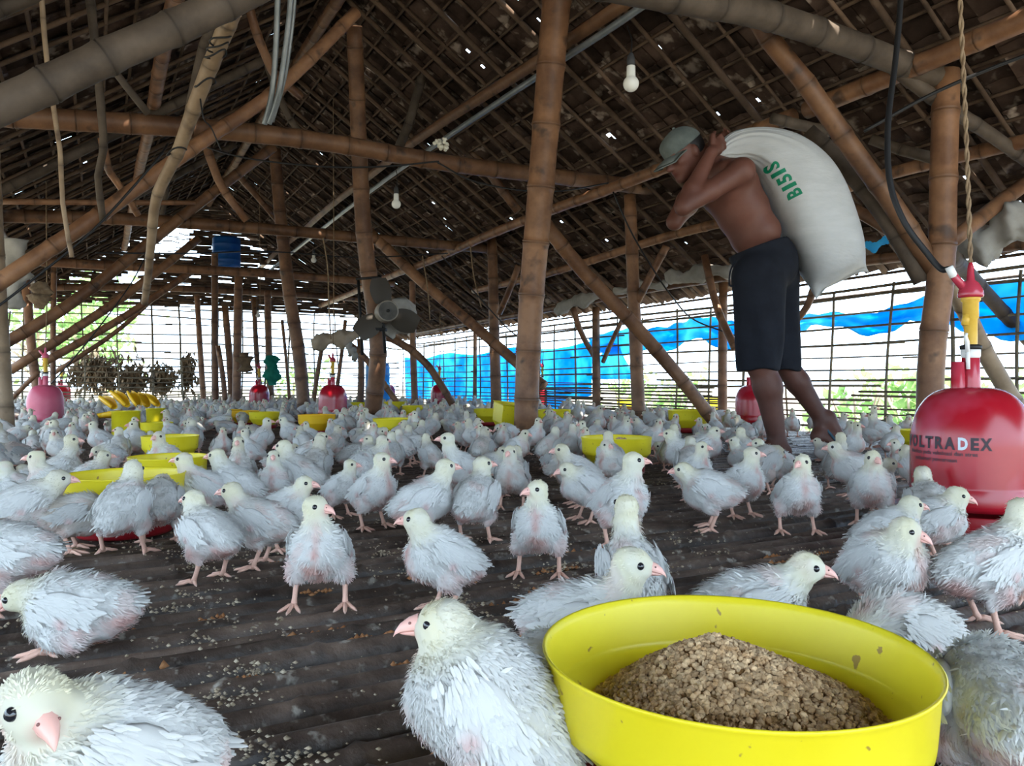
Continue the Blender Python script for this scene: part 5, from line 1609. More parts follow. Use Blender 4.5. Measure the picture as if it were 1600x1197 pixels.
# blue tarp outside the right wall: full curtain far off, gathered swag nearer
def tarp_curtain(t, s):
    u = 7.0 + t * 5.9
    top = 0.80 + 0.03 * math.sin(u * 3)
    bot = 0.06 + 0.05 * math.sin(u * 2.3) + (0.18 if t < 0.1 else 0)
    z = top + (bot - top) * s
    v = V_R + 0.13 + wav(u, (0.035, 7.0, 0), (0.02, 17, 1)) * (0.3 + 0.7 * s)
    return W(u, v, z)
sheet('tarpaulin', tarp_curtain, 110, 14, 'tarp', 'bright blue tarp curtain outside the far part of the right wall', 'tarp', W(9, V_R + 0.1, 0.5))
def tarp_swag(t, s):
    u = -0.2 + t * 7.2
    top = float(np.interp(u, [0, 2.2, 3.1, 3.5, 4.6, 5.2, 7], [0.95, 0.96, 0.93, 0.86, 0.86, 0.93, 0.88])) + 0.02 * math.sin(u * 5.1)
    depth = float(np.interp(u, [0, 2.0, 2.9, 3.25, 3.6, 4.0, 4.5, 5.0, 5.6, 6.2, 7.0], [0.3, 0.36, 0.30, 0.10, 0.17, 0.08, 0.12, 0.24, 0.20, 0.26, 0.22])) + 0.03 * math.sin(u * 8)
    z = top - depth * s + 0.01 * math.sin(u * 25 + s * 9)
    v = V_R + 0.09 + wav(u, (0.02, 9, 0.5), (0.012, 23, 1)) + 0.02 * math.sin(s * 11 + u * 5)
    return W(u, v, z)
sheet('tarpaulin', tarp_swag, 130, 10, 'tarp', 'blue tarp gathered in a sagging band along the near right wall', 'tarp', W(3, V_R + 0.1, 0.8))
def tarp_flap(u0, w, z0, z1):
    def f(t, s):
        u = u0 + (t - 0.5) * w * (0.25 + 0.75 * s)
        return W(u, V_R + 0.10 + 0.015 * math.sin(u * 30 + s * 4), z0 + (z1 - z0) * s)
    return f
sheet('tarpaulin', tarp_flap(4.45, 0.42, 0.72, 0.38), 14, 8, 'tarp', 'small pointed blue tarp flap left of the shorts of the man', 'tarp', W(4.45, V_R + 0.1, 0.5))
sheet('tarpaulin', tarp_flap(6.6, 0.8, 0.78, 0.40), 14, 8, 'tarp', 'blue tarp flap hanging behind the two-armed wall post', 'tarp', W(6.6, V_R + 0.1, 0.5))
def roll(name, p0, p1, r, m, label, cat, sag=0.03, seed=1, squash=0.7):
    r_ = np.random.default_rng(seed)
    p0, p1 = Vector(p0), Vector(p1)
    n, k = 40, 14
    d = (p1 - p0).normalized(); x, y = frame_of(d)
    mb = MB(); V, F = [], []
    ph = r_.uniform(0, 6, 6)
    for i in range(n + 1):
        t = i / n
        c = p0.lerp(p1, t) - Vector((0, 0, sag * (math.sin(t * 9 + ph[0]) * 0.5 + 0.5)))
        rad = r * (0.55 + 0.45 * math.sin(math.pi * min(1, max(0.04, t * 1.02))) ** 0.4) * (0.85 + 0.25 * math.sin(t * 13 + ph[1]))
        for j in range(k):
            a = 2 * math.pi * j / k
            w = 1 + 0.16 * math.sin(3 * a + t * 20 + ph[2]) + 0.10 * math.sin(5 * a - t * 33 + ph[3])
            V.append(c - p0 + x * rad * w * math.cos(a) * squash + y * rad * w * math.sin(a))
    for i in range(n):
        for j in range(k):
            a, b = i * k + j, i * k + (j + 1) % k
            F.append((a, b, b + k, a + k))
    F.append(tuple(range(k - 1, -1, -1))); F.append(tuple(n * k + j for j in range(k)))
    mb.add(V, F)
    o = mb.obj(name, M[m]); o.location = p0
    return prop(o, label, cat)
roll('rolled_sheet', at_v(1145, 418, 4.22), at_v(1042, 432, 4.22), 0.07, 'cloth_white', 'dirty white sheet rolled under the eave left of the man', 'sheet', seed=2)
roll('rolled_sheet', at_v(1040, 440, 4.22), at_v(960, 452, 4.22), 0.045, 'cloth_white', 'thin length of rolled sheet at the crossed post', 'sheet', seed=3)
roll('rolled_sheet', at_v(938, 456, 4.22), at_v(868, 482, 4.22), 0.07, 'cloth_white', 'rolled sheet with a faint red stripe near the middle post', 'sheet', seed=4)
roll('rolled_sheet', at(1502, 392, 4.0), at(1625, 322, 3.7), 0.115, 'cloth_white', 'thick bundle of dirty white sheet under the eave at the right edge', 'sheet', seed=5)
roll('rolled_sheet', at(1340, 385, 4.5), at(1392, 372, 4.4), 0.03, 'tarp', 'small roll of blue tarp under the eave right of the sack', 'tarp', seed=6)
roll('cloth_bundle', at(640, 470, 6.4), at(606, 522, 6.3), 0.115, 'cloth_white', 'crumpled grey-white cloth hanging right of the fan motor', 'cloth', seed=7, squash=0.5)
roll('cloth_bundle', at(488, 536, 8.8), at(562, 520, 8.8), 0.10, 'cloth_tan', 'tan cloth bundle left of the fan post', 'cloth', seed=8)
roll('cloth_bundle', at(545, 540, 8.6), at(556, 556, 8.5), 0.06, 'cloth_white', 'small white rag under the tan bundle', 'cloth', seed=9)
roll('cloth_bundle', at(20, 372, 5.0), at(16, 476, 5.0), 0.11, 'cloth_white', 'grey sheet hanging at the left edge under the roof', 'sheet', seed=10, squash=0.5)
roll('cloth_bundle', at(381, 548, 9.6), at(385, 580, 9.6), 0.10, 'leaf_dry', 'dark bundle tied to the thick dark far post', 'bundle', seed=11)
roll('hanging_net', at(424, 552, 10.6), at(426, 602, 10.6), 0.11, 'net', 'green net bundle hanging among the far posts', 'net', seed=12, squash=0.6)
roll('straw_knot', at(66, 440, 5.2), at(60, 476, 5.2), 0.07, 'rope', 'frayed straw knot tied at the left post top', 'knot', seed=13)
def barrel(loc, r, h, m, label, cat='barrel'):
    mb = MB(); prof = [(0.0, 0.0), (r * 0.9, 0.0), (r, 0.03)]
    for k in range(1, 8):
        z = h * k / 8
        prof += [(r, z - 0.012), (r * 1.03, z), (r, z + 0.012)] if k in (2, 4, 6) else [(r, z)]
    prof += [(r, h - 0.03), (r * 0.88, h), (0.0, h)]
    lathe(mb, prof, 28); o = mb.obj('plastic_barrel', M[m]); o.location = loc
    return prop(o, label, cat)
barrel(drop(at(590, 640, 10.2)), 0.16, 0.62, 'bluelight', 'blue barrel standing behind the foot of the fan post')
t = at(354, 394, 11.5); barrel(t - Vector((0, 0, 0.24)), 0.20, 0.46, 'bluetub', 'dark blue tank up on the third tie beam', 'tank')
# brown dry bundles hung on the far wall outside
def leafy(mb, c, size, n, lw, r, drp=0.0):
    for k in range(n):
        p = Vector(c) + Vector((r.gauss(0, size[0]), r.gauss(0, size[1]), r.gauss(0, size[2])))
        d = Vector((r.gauss(0, 1), r.gauss(0, 1), r.gauss(0, 0.7) - drp)).normalized()
        s_ = d.cross(Vector((r.gauss(0, 1), r.gauss(0, 1), r.gauss(0, 1)))).normalized()
        L, w = lw[0] * r.uniform(0.6, 1.3), lw[1] * r.uniform(0.6, 1.3)
        mb.add([p, p + d * L * 0.5 + s_ * w, p + d * L, p + d * L * 0.5 - s_ * w], [(0, 1, 2, 3)])
for x, y, sz, n, lab in [(150, 578, (0.22, 0.05, 0.14), 500, 'broad brown bundle of dry leaves hung outside the far wall at left'), (205, 592, (0.12, 0.05, 0.13), 300, 'dry leaf bundle hung right of the broad brown one'), (252, 588, (0.10, 0.05, 0.11), 220, 'narrow dry leaf bundle hung in the bright middle of the far wall'), (293, 578, (0.06, 0.04, 0.15), 150, 'thin dry leaf bundle hung at the far post row')]:
    p = at(x, y, 12.6)
    mb = MB(); r = random.Random(x)
    leafy(mb, (0, 0, 0), sz, int(n * 2.2), (0.15, 0.022), r, 2.6)
    o = empty('dry_leaf_bundle', p)
    link('leaves', mb.mesh('leaves', M['leaf_dry'], False), o)['kind'] = 'stuff'
    sm_ = MB(); tube(sm_, [(-sz[0] * 1.6, 0, sz[2] * 0.9), (sz[0] * 1.6, 0, sz[2])], 0.012, 6); link('hanging_stick', sm_.mesh('stick', M['lattice']), o)
    prop(o, lab, 'bundle', 'dry bundles outside the far wall')
# ================================================================== trees and bushes outside
def tree(loc, h, spread, n, label, lw=(0.22, 0.07), seed=1, trunk=0.09, bush=False):
    r = random.Random(seed)
    root = empty('broadleaf_tree' if not bush else 'green_bush', loc, label, 'tree' if not bush else 'bush')
    mb = MB()
    if not bush:
        pts = [(0, 0, 0), (r.gauss(0, .1), r.gauss(0, .1), h * 0.3), (r.gauss(0, .2), r.gauss(0, .2), h * 0.62)]
        tube(mb, spline(pts, 10), [trunk * (1 - 0.05 * i) for i in range(11)], 10)
        for k in range(5):
            a = r.uniform(0, 6.28); z = h * r.uniform(0.25, 0.6)
            tube(mb, spline([(0, 0, z), (math.cos(a) * spread * 0.4, math.sin(a) * spread * 0.4, z + h * 0.15), (math.cos(a) * spread * 0.8, math.sin(a) * spread * 0.8, z + h * 0.22)], 8), [trunk * 0.5 * (1 - 0.09 * i) for i in range(9)], 7)
        link('trunk', mb.mesh('tree_trunk', M['bark']), root)
    else:
        for k in range(6):
            a = r.uniform(0, 6.28)
            tube(mb, spline([(0, 0, 0), (math.cos(a) * spread * 0.3, math.sin(a) * spread * 0.3, h * 0.4), (math.cos(a) * spread * 0.6, math.sin(a) * spread * 0.6, h * 0.75)], 6), 0.015, 5)
        link('stem', mb.mesh('bush_stem', M['bark']), root)
    mb = MB()
    for k in range(14):
        a = r.uniform(0, 6.28); q = math.sqrt(r.random()) * spread * 0.8
        z = h * (r.uniform(0.55, 1.0) if not bush else r.uniform(0.2, 0.9))
        leafy(mb, (math.cos(a) * q, math.sin(a) * q, z), (spread * 0.25, spread * 0.25, h * 0.10), n // 14, lw, r, 0.3)
    o = link('foliage', mb.mesh('foliage', M['leaf'], False), root); o['kind'] = 'stuff'
G0 = -0.62
for x, Y, h, sp, n, sd, lab in [(150, 17, 3.0, 1.3, 800, 1, 'pale trunked tree beyond the far wall at left'), (60, 20, 3.6, 1.7, 900, 2, 'broad tree beyond the far wall at the left edge')]:
    tree(Vector(((x - 800) / 1200 * Y, Y, G0)), h, sp, n, lab, seed=sd)
for x, Y, h, sp, n, sd, lab in [(1060, 13, 1.1, 0.6, 260, 5, 'bush beyond the right wall left of the man'), (1340, 9.5, 1.2, 0.6, 380, 6, 'bush beyond the right wall just right of the sack'), (1425, 8.6, 1.1, 0.45, 300, 7, 'leafy bush beyond the right wall by the forked post'), (1560, 10, 1.2, 0.6, 240, 8, 'bush beyond the right wall at the right edge'), (985, 16, 1.4, 0.7, 220, 9, 'small bush beyond the tarp near the middle post'), (455, 17, 1.5, 0.9, 260, 10, 'low bush outside the far wall left of the fan')]:
    tree(Vector(((x - 800) / 1200 * Y, Y, G0)), h, sp, n, lab, lw=(0.16, 0.05), seed=sd, bush=True)
# ================================================================== the man carrying a sack
MY = 3.65
def m_(x, y, dy=0.0): return np.array(at(x, y, MY + dy))
def man():
    f = np.array((-0.97, -0.24, 0.0)); l = np.array((0.24, -0.97, 0.0))        # facing, his left (towards us)
    root_loc = drop(at(1200, 712, MY))
    root = empty('person', root_loc, 'bare-chested man in a cap and dark shorts bending under the white sack on his back', 'person')
    inv = np.array(root_loc)
    def Rz(fwd, up):
        fwd = nrm(np.array(fwd, float)); up = np.array(up, float); up = nrm(up - fwd * (up @ fwd)); lf = np.cross(up, fwd)
        return np.array((fwd, lf, up)).T
    pel, wst, che = m_(1197, 418), m_(1180, 366), m_(1142, 298)
    nk0, nk1 = m_(1122, 262), m_(1098, 246)
    head = m_(1069, 238, -0.02)
    sp = nrm(che - wst)
    Rt = Rz(f + 0.0, sp)
    P = [('e', pel, (0.118, 0.150, 0.110), Rz(f, (0, 0, 1)), 0.03),
         ('e', wst, (0.108, 0.140, 0.105), Rt, 0.04),
         ('e', (wst + che) / 2, (0.112, 0.148, 0.12), Rt, 0.04),
         ('e', che, (0.118, 0.165, 0.130), Rt, 0.04),
         ('e', che + 0.06 * f + l * 0.07 - 0.01 * sp, (0.05, 0.075, 0.055), Rt, 0.03), ('e', che + 0.06 * f - l * 0.07 - 0.01 * sp, (0.05, 0.075, 0.055), Rt, 0.03),
         ('e', che + sp * 0.085, (0.085, 0.155, 0.055), Rt, 0.03),
         ('c', nk0, 0.062, nk1, 0.054, 0.025)]
    # arms: shoulder, elbow, wrist
    shl, ell, wrl = che + l * 0.165 + sp * 0.055 + f * 0.01, m_(1068, 324, -0.20), m_(1112, 238, -0.13)
    shr, elr, wrr = che - l * 0.150 + sp * 0.060 + f * 0.03, m_(1054, 347, 0.06), m_(1108, 240, 0.06)
    for sh, el, wr in ((shl, ell, wrl), (shr, elr, wrr)):
        P += [('e', sh, (0.062, 0.060, 0.062), None, 0.03), ('c', sh, 0.052, sh * 0.45 + el * 0.55, 0.046, 0.02), ('c', sh * 0.45 + el * 0.55, 0.046, el, 0.037, 0.015),
              ('c', el, 0.038, el * 0.68 + wr * 0.32, 0.043, 0.015), ('c', el * 0.68 + wr * 0.32, 0.043, wr, 0.027, 0.015)]
    # hands: palms behind the neck of the sack, fingers closing round it
    grip = m_(1136, 224, -0.03)
    for wr, sg in ((wrl, -1), (wrr, 1)):
        d = nrm(m_(1134, 216, -0.06 if sg < 0 else 0.02) - wr)
        side = nrm(np.cross(d, np.array((0, 0, 1.0)))) * (1 if sg < 0 else -1)      # towards us for the near hand
        upv = nrm(np.cross(side, d)); upv = upv if upv[2] > 0 else -upv
        palm = wr + d * 0.045
        P += [('c', wr, 0.027, palm, 0.026, 0.012), ('e', palm + d * 0.01, (0.046, 0.040, 0.020), np.array((d, upv, np.cross(d, upv))).T, 0.010)]
        for k, (o, L) in enumerate(((0.029, 0.88), (0.010, 1.0), (-0.010, 0.95), (-0.028, 0.76))):
            b = palm + d * 0.036 + upv * o
            c = b + (d * 0.75 + side * 0.10) * 0.040 * L
            e = c + (d * 0.55 - side * 0.62) * 0.030 * L
            g_ = e + (d * 0.05 - side * 0.85) * 0.022 * L
            P += [('c', b, 0.0105, c, 0.0100, 0.004), ('c', c, 0.0100, e, 0.0090, 0.004), ('c', e, 0.0090, g_, 0.0080, 0.004)]
        tb = palm - d * 0.010 + upv * 0.034
        te = tb + upv * 0.022 + d * 0.024
        P += [('c', tb, 0.0135, te, 0.0115, 0.008), ('c', te, 0.0115, te + d * 0.024 - side * 0.012, 0.0095, 0.004)]
    # head: skull, face
    hf = nrm(np.array((-0.82, -0.24, -0.50))); Rh = Rz(hf, (0, 0, 1)); lf, up = Rh[:, 1], Rh[:, 2]
    P += [('e', head, (0.094, 0.074, 0.098), Rh, 0.02), ('e', head + hf * 0.045 - up * 0.055, (0.056, 0.055, 0.062), Rh, 0.02),
          ('e', head + hf * 0.078 - up * 0.102, (0.024, 0.028, 0.020), Rh, 0.016), ('c', nk1, 0.054, head - up * 0.06 - hf * 0.02, 0.056, 0.02),
          ('c', head + hf * 0.090 + up * 0.0, 0.010, head + hf * 0.114 - up * 0.036, 0.0145, 0.008), ('e', head + hf * 0.102 - up * 0.042, (0.014, 0.019, 0.010), Rh, 0.006),
          ('e', head + hf * 0.080 + up * 0.014, (0.014, 0.052, 0.009), Rh, 0.012), ('e', head + hf * 0.092 - up * 0.066, (0.012, 0.026, 0.0065), Rh, 0.004), ('e', head + hf * 0.089 - up * 0.079, (0.012, 0.023, 0.0075), Rh, 0.004)]
    for sg in (1, -1):
        P += [('e', head + hf * 0.060 + lf * sg * 0.045 - up * 0.028, (0.026, 0.020, 0.020), Rh, 0.014),
              ('e', head - hf * 0.010 + lf * sg * 0.076 - up * 0.018, (0.020, 0.008, 0.032), Rh, 0.005), ('e', head - hf * 0.008 + lf * sg * 0.084 - up * 0.014, (0.012, 0.006, 0.022), Rh, 0.004)]
    # legs
    hipl, knl, anl = m_(1186, 440, -0.09), m_(1188, 566, -0.10), m_(1214, 688, -0.09)
    hipr, knr, anr = m_(1208, 440, 0.07), m_(1226, 566, 0.07), m_(1284, 655, 0.08)
    P += [('c', hipl, 0.092, knl, 0.064, 0.03), ('c', knl, 0.063, knl * 0.68 + anl * 0.32 + np.array((0.010, 0, 0)), 0.062, 0.03), ('c', knl * 0.68 + anl * 0.32 + np.array((0.010, 0, 0)), 0.062, anl, 0.040, 0.03),
          ('c', hipr, 0.090, knr, 0.058, 0.03), ('c', knr, 0.054, knr * 0.65 + anr * 0.35, 0.056, 0.02), ('c', knr * 0.65 + anr * 0.35, 0.055, anr, 0.036, 0.02)]
    # front foot flat, toes forward
    fz = lambda p, z: np.array((p[0], p[1], z))
    heel = fz(anl + np.array((0.03, 0, 0)), 0.038); ball = fz(anl + f * 0.135, 0.024)
    P += [('c', anl, 0.038, heel, 0.034, 0.015), ('c', heel, 0.033, ball, 0.026, 0.02), ('c', fz(anl, 0.07), 0.033, ball, 0.027, 0.02)]
    for k in range(5):
        o = (k - 1.6) * 0.019
        b = ball + l * o + f * 0.005; t = b + f * (0.052 - 0.008 * k); P.append(('c', fz(b, 0.020), 0.0125 if k else 0.015, fz(t, 0.014), 0.0085 if k else 0.012, 0.005))
    # rear foot pushing off, heel up
    hr = anr + np.array((0.028, 0.0, 0.005)); tr = m_(1322, 692, 0.05); tr[2] = 0.045
    dfo = nrm(tr - anr); sid = nrm(np.cross(dfo, (0, 0, 1.0)))
    P += [('c', anr, 0.037, hr, 0.034, 0.015), ('c', anr - np.array((0.0, 0, 0.025)), 0.036, m_(1278, 682, 0.06), 0.030, 0.02), ('c', hr, 0.035, tr, 0.022, 0.03), ('c', m_(1278, 682, 0.06), 0.028, tr, 0.021, 0.03)]
    for k in range(5):
        o = (k - 2) * 0.016
        b = tr + sid * o; P.append(('c', b, 0.013, b + dfo * (0.045 - 0.004 * k), 0.009, 0.005))
    V, Q, N = sdf_mesh(P, 0.0062, 2)
    # skin tone: darker forearms, neck and shins, lips and nipples
    C = np.ones((len(V), 3))
    def dab(c, r, col, amt=1.0):
        w = np.clip(1.4 - np.linalg.norm(V - c, axis=1) / r, 0, 1)[:, None] * amt
        C[:] = C * (1 - w) + np.array(col) * w
    dab(head + hf * 0.10 - up * 0.072, 0.022, (0.85, 0.5, 0.5), 0.8)
    dab(che + 0.105 * f + l * 0.085 - 0.02 * sp, 0.016, (0.35, 0.25, 0.25)); dab(che + 0.105 * f - l * 0.085 - 0.02 * sp, 0.016, (0.35, 0.25, 0.25))
    C *= (1 + 0.12 * vnoise(V, 14, 3))[:, None]
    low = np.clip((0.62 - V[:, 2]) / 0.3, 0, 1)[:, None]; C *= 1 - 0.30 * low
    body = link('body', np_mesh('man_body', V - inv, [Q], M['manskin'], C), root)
    # eyes under the brow
    for sg in (1, -1):
        mb = MB(); sphere(mb, head + hf * 0.077 + lf * sg * 0.030 + up * 0.000 - inv, 0.0125, 14, 9); e = link('eye', mb.mesh('man_eye', M['eye']), root)
    # hair below the cap
    HP = [('e', head - hf * 0.028 + up * 0.012, (0.080, 0.0775, 0.088), Rh, 0.01), ('c', head - hf * 0.085 - up * 0.01, 0.025, head - hf * 0.062 - up * 0.065, 0.020, 0.02)]
    def hcut(F, ax):
        X, Y, Z = np.meshgrid(*ax, indexing='ij')
        d = (X - head[0]) * hf[0] + (Y - head[1]) * hf[1] + (Z - head[2]) * hf[2]
        u_ = (X - head[0]) * up[0] + (Y - head[1]) * up[1] + (Z - head[2]) * up[2]
        cut = np.maximum(d - 0.030, np.where(d > -0.03, -(u_ + 0.004), -1.0))
        return np.maximum(F, cut)
    V2, Q2, N2 = sdf_mesh(HP, 0.006, 1, hcut)
    link('hair', np_mesh('man_hair', V2 - inv, [Q2], M['hair']), root)
    # cap: crown cut flat at the band, visor, button
    cu = nrm(up + hf * 0.16)
    cc = head + up * 0.024 - hf * 0.006
    def ccut(F, ax):
        X, Y, Z = np.meshgrid(*ax, indexing='ij')
        return np.maximum(F, -((X - cc[0]) * cu[0] + (Y - cc[1]) * cu[1] + (Z - cc[2]) * cu[2]))
    V3, Q3, N3 = sdf_mesh([('e', cc, (0.104, 0.086, 0.094), Rh, 0.01), ('e', cc + hf * 0.06 + up * 0.03, (0.045, 0.062, 0.040), Rh, 0.02)], 0.0055, 2, ccut)
    cap = link('cap', np_mesh('cap_crown', V3 - inv, [Q3], M['cap']), root)
    mb = MB(); VV, FF = [], []
    vd = nrm(hf * 0.96 - up * 0.16)
    for lay in (0, 1):
        for i in range(8):
            t = i / 7
            for j in range(13):
                a = (j / 12 - 0.5) * 2.0
                w = 0.078 * (1 - 0.16 * t * t)
                fwd = 0.088 - 0.052 * a * a + 0.105 * t * (1 - 0.30 * a * a * t)
                VV.append(cc + vd * fwd + lf * (a * w) - up * (0.022 * a * a + 0.010 * t * t) + cu * (0.010 - lay * 0.006) - inv)
    for lay in (0, 1):
        for i in range(7):
            for j in range(12):
                a = lay * 104 + i * 13 + j
                q = (a, a + 1, a + 14, a + 13); FF.append(q if lay else q[::-1])
    for j in range(12): FF.append((91 + j, 92 + j, 104 + 92 + j, 104 + 91 + j))
    for i in range(7): FF.append((i * 13, i * 13 + 13, 104 + i * 13 + 13, 104 + i * 13)); FF.append((i * 13 + 12, 104 + i * 13 + 12, 104 + i * 13 + 25, i * 13 + 25))
    mb.add(VV, FF); link('visor', mb.mesh('cap_visor', M['cap']), cap)
    mb = MB(); sphere(mb, cc + up * 0.094 - inv, 0.009, 8, 5); link('cap_button', mb.mesh('cap_button', M['cap']), cap)
    # shorts: cut level at the waistband and at each hem
    SP = [('e', pel + np.array((0, 0, 0.015)), (0.137, 0.166, 0.15), Rz(f, (0, 0, 1)), 0.04), ('e', wst + np.array((0.008, 0, -0.07)), (0.128, 0.158, 0.10), Rt, 0.03),
          ('c', hipl + np.array((0, 0, 0.02)), 0.125, m_(1186, 590, -0.095), 0.094, 0.03), ('c', hipr + np.array((0, 0, 0.02)), 0.122, m_(1219, 590, 0.065), 0.092, 0.03)]
    w0, w1 = m_(1148, 398), m_(1233, 370)
    wd_ = nrm(w1 - w0); wn = nrm(np.cross(np.array((0, 1.0, 0)), wd_)); wn = wn if wn[2] > 0 else -wn
    zh = at(1200, 579, MY).z
    def scut(F, ax):
        X, Y, Z = np.meshgrid(*ax, indexing='ij')
        fold = 0.006 * np.sin(X * 55 + Z * 9) * np.clip((0.85 - Z) / 0.3, 0, 1)
        return np.maximum(np.maximum(F + fold, (X - w0[0]) * wn[0] + (Y - w0[1]) * wn[1] + (Z - w0[2]) * wn[2]), (zh + 0.006 * np.sin(X * 40)) - Z)
    V4, Q4, N4 = sdf_mesh(SP, 0.0075, 2, scut)
    sh = link('shorts', np_mesh('man_shorts', V4 - inv, [Q4], M['shorts']), root)
    mb = MB(); tube(mb, spline([Vector(m_(1149, 406, -0.10) - inv), Vector(m_(1141, 425, -0.13) - inv), Vector(m_(1140, 445, -0.13) - inv), Vector(m_(1147, 447, -0.12) - inv)], 14), 0.004, 6)
    link('drawstring', mb.mesh('drawstring', M['shorts']), sh)
    # rubber slippers
    mb = MB()
    for p0, p1, w in ((heel, ball + f * 0.06, 0.046),):
        a, b = fz(p0 - f * 0.03, 0.004), fz(p1, 0.004)
        s_ = l; V5 = []
        n = 10
        for lay in (0.0, 0.012):
            for i in range(n + 1):
                t = i / n; ww = w * (0.75 + 0.35 * t) * math.sin(math.pi * min(0.97, max(0.12, 0.12 + t * 0.82))) ** 0.45
                for sg in (-1, 1): V5.append(a + (b - a) * t + s_ * ww * sg + np.array((0, 0, lay)) - inv)
        F5 = []
        for i in range(n):
            q = (2 * i, 2 * i + 1, 2 * i + 3, 2 * i + 2); F5.append(q[::-1]); F5.append(tuple(k + 2 * (n + 1) for k in q))
            for sg in (0, 1): F5.append((2 * i + sg, 2 * i + 2 + sg, 2 * (n + 1) + 2 * i + 2 + sg, 2 * (n + 1) + 2 * i + sg))
        mb.add(V5, F5)
    link('slipper', mb.mesh('slipper', M['slipper']), root)
    mb = MB(); a, b = hr + np.array((0.0, 0, -0.03)), tr + dfo * 0.05
    V5, F5 = [], []
    nn_ = nrm(np.cross(sid, dfo)); nn_ = nn_ if nn_[2] < 0 else -nn_
    for lay in (0.022, 0.034):
        for i in range(11):
            t = i / 10; ww = 0.044 * math.sin(math.pi * (0.14 + 0.78 * t)) ** 0.45
            for sg in (-1, 1): V5.append(a + (b - a) * t + sid * ww * sg + nn_ * lay + np.array((0, 0, 0.012)) - inv)
    for i in range(10):
        q = (2 * i, 2 * i + 1, 2 * i + 3, 2 * i + 2); F5.append(q); F5.append(tuple(k + 22 for k in q[::-1]))
        for sg in (0, 1): F5.append((2 * i + sg, 22 + 2 * i + sg, 22 + 2 * i + 2 + sg, 2 * i + 2 + sg))
    mb.add(V5, F5); link('slipper', mb.mesh('slipper', M['slipper']), root)
    return head
man()

# ------------------------------------------------------------------ the sack
def sack():
    # centre line and half widths read along the sack: (x, y, half width in px, half depth in m, sideways offset)
    st = [(1119, 248, 5, 0.018, -0.02), (1128, 240, 9, 0.030, -0.02), (1142, 233, 21, 0.055, -0.01), (1162, 231, 27, 0.095, 0.0), (1187, 237, 34, 0.135, 0.0), (1214, 254, 45, 0.165, 0.0), (1240, 279, 52, 0.180, 0.0), (1260, 312, 54, 0.185, 0.0),
          (1277, 350, 53, 0.182, 0.0), (1292, 388, 49, 0.170, 0.0), (1303, 417, 45, 0.130, 0.0), (1309, 432, 42, 0.062, 0.0), (1312, 438, 40, 0.014, 0.0)]
    S = spline(st, 70)
    c0 = at(1240, 290, MY)
    n = 120
    V, F, C = [], [], []
    pts = [at(s[0], s[1], MY + s[4]) for s in S]
    for i, s in enumerate(S):
        p = pts[i]
        d = (pts[min(i + 1, len(S) - 1)] - pts[max(0, i - 1)]).normalized()
        nrm_ = Vector((0, 1, 0))
        w = d.cross(nrm_).normalized()
        if w.z < 0: w = -w
        t = i / (len(S) - 1)
        hw = s[2] / 1200 * MY
        e = 0.72 + 0.18 * max(0, (t - 0.8) / 0.2)
        if t > 0.86:
            k = (t - 0.86) / 0.14          # the sewn end twists towards its two corners
            w = (w * (1 - 0.0 * k) + nrm_ * 0.0).normalized()
        for j in range(n):
            a = 2 * math.pi * j / n
            ca_, sa_ = math.cos(a), math.sin(a)
            ex = math.copysign(abs(ca_) ** e, ca_); ey = math.copysign(abs(sa_) ** e, sa_)
            pl = 0.0
            if t < 0.55: pl = 0.060 * (1 - t / 0.55) ** 1.3 * (math.sin(17 * a + 2.5 * math.sin(4 * a) + 3 * t) + 0.5 * math.sin(29 * a - 2 * math.sin(3 * a))) * min(1, t / 0.06)
            pl += 0.010 * math.sin(5 * a + t * 30) * math.sin(math.pi * t)
            cor = 1 + (0.16 * ((t - 0.80) / 0.2) * abs(ca_) ** 6 if t > 0.80 else 0)
            V.append(p + w * (hw * ex * (1 + pl) * cor) + nrm_ * (s[3] * ey * (1 + pl)) - c0 + d * (0.03 * max(0, (t - 0.88) / 0.12) * abs(ca_) ** 8))
    for i in range(len(S) - 1):
        for j in range(n):
            a, b = i * n + j, i * n + (j + 1) % n
            F.append((a, b, b + n, a + n))
    F.append(tuple(range(n - 1, -1, -1))); k = (len(S) - 1) * n; F.append(tuple(k + j for j in range(n)))
    mb = MB(); mb.add(V, F)
    o = mb.obj('feed_sack', M['sack']); o.location = c0
    prop(o, 'plump white woven feed sack with green print on the back of the man', 'sack')
    bv = BVHTree.FromPolygons([Vector(v) for v in V], [f for f in F if len(f) == 4])
    # the far bottom corner sticks out behind the shorts
    # lettering B151S, printed along the sack, bottom to top
    for ch, x, y in (('B', 1241, 302), ('1', 1233.5, 291.0), ('5', 1226, 280), ('1', 1217.5, 270), ('S', 1206.5, 261)):
        me = text_mesh(ch, 1.0, 1.0, 0.035)
        co = np.array([v.co for v in me.vertices])
        mn, mx = co.min(0), co.max(0)
        r = Vector((-0.42, 0.907, 0))
        upv = Vector((-r.y, r.x, 0))
        hgt = 18.5; wdt = {'1': 6.5}.get(ch, 12.5)
        eye = Vector((0, 0, CAMZ)) - c0
        h0 = bv.ray_cast(eye, (at(x, y, MY) - c0 - eye).normalized())
        Yl = (h0[0] + c0).y if h0[0] else MY - 0.15          # depth of the cloth under this letter
        for v in me.vertices:
            a = (v.co.x - (mn[0] + mx[0]) / 2) / (mx[0] - mn[0]) * wdt
            b = (v.co.y - (mn[1] + mx[1]) / 2) / (mx[1] - mn[1]) * hgt
            q = at(x + r.x * a + upv.x * b, y - r.y * a - upv.y * b, Yl) - c0
            hit = bv.ray_cast(q + Vector((0, -1, 0)), Vector((0, 1, 0)))
            v.co = hit[0] + Vector((0, -0.003, 0)) if hit[0] else q
        me.materials.clear(); me.materials.append(M['green_ink'])
        link('lettering', me, o)
sack()
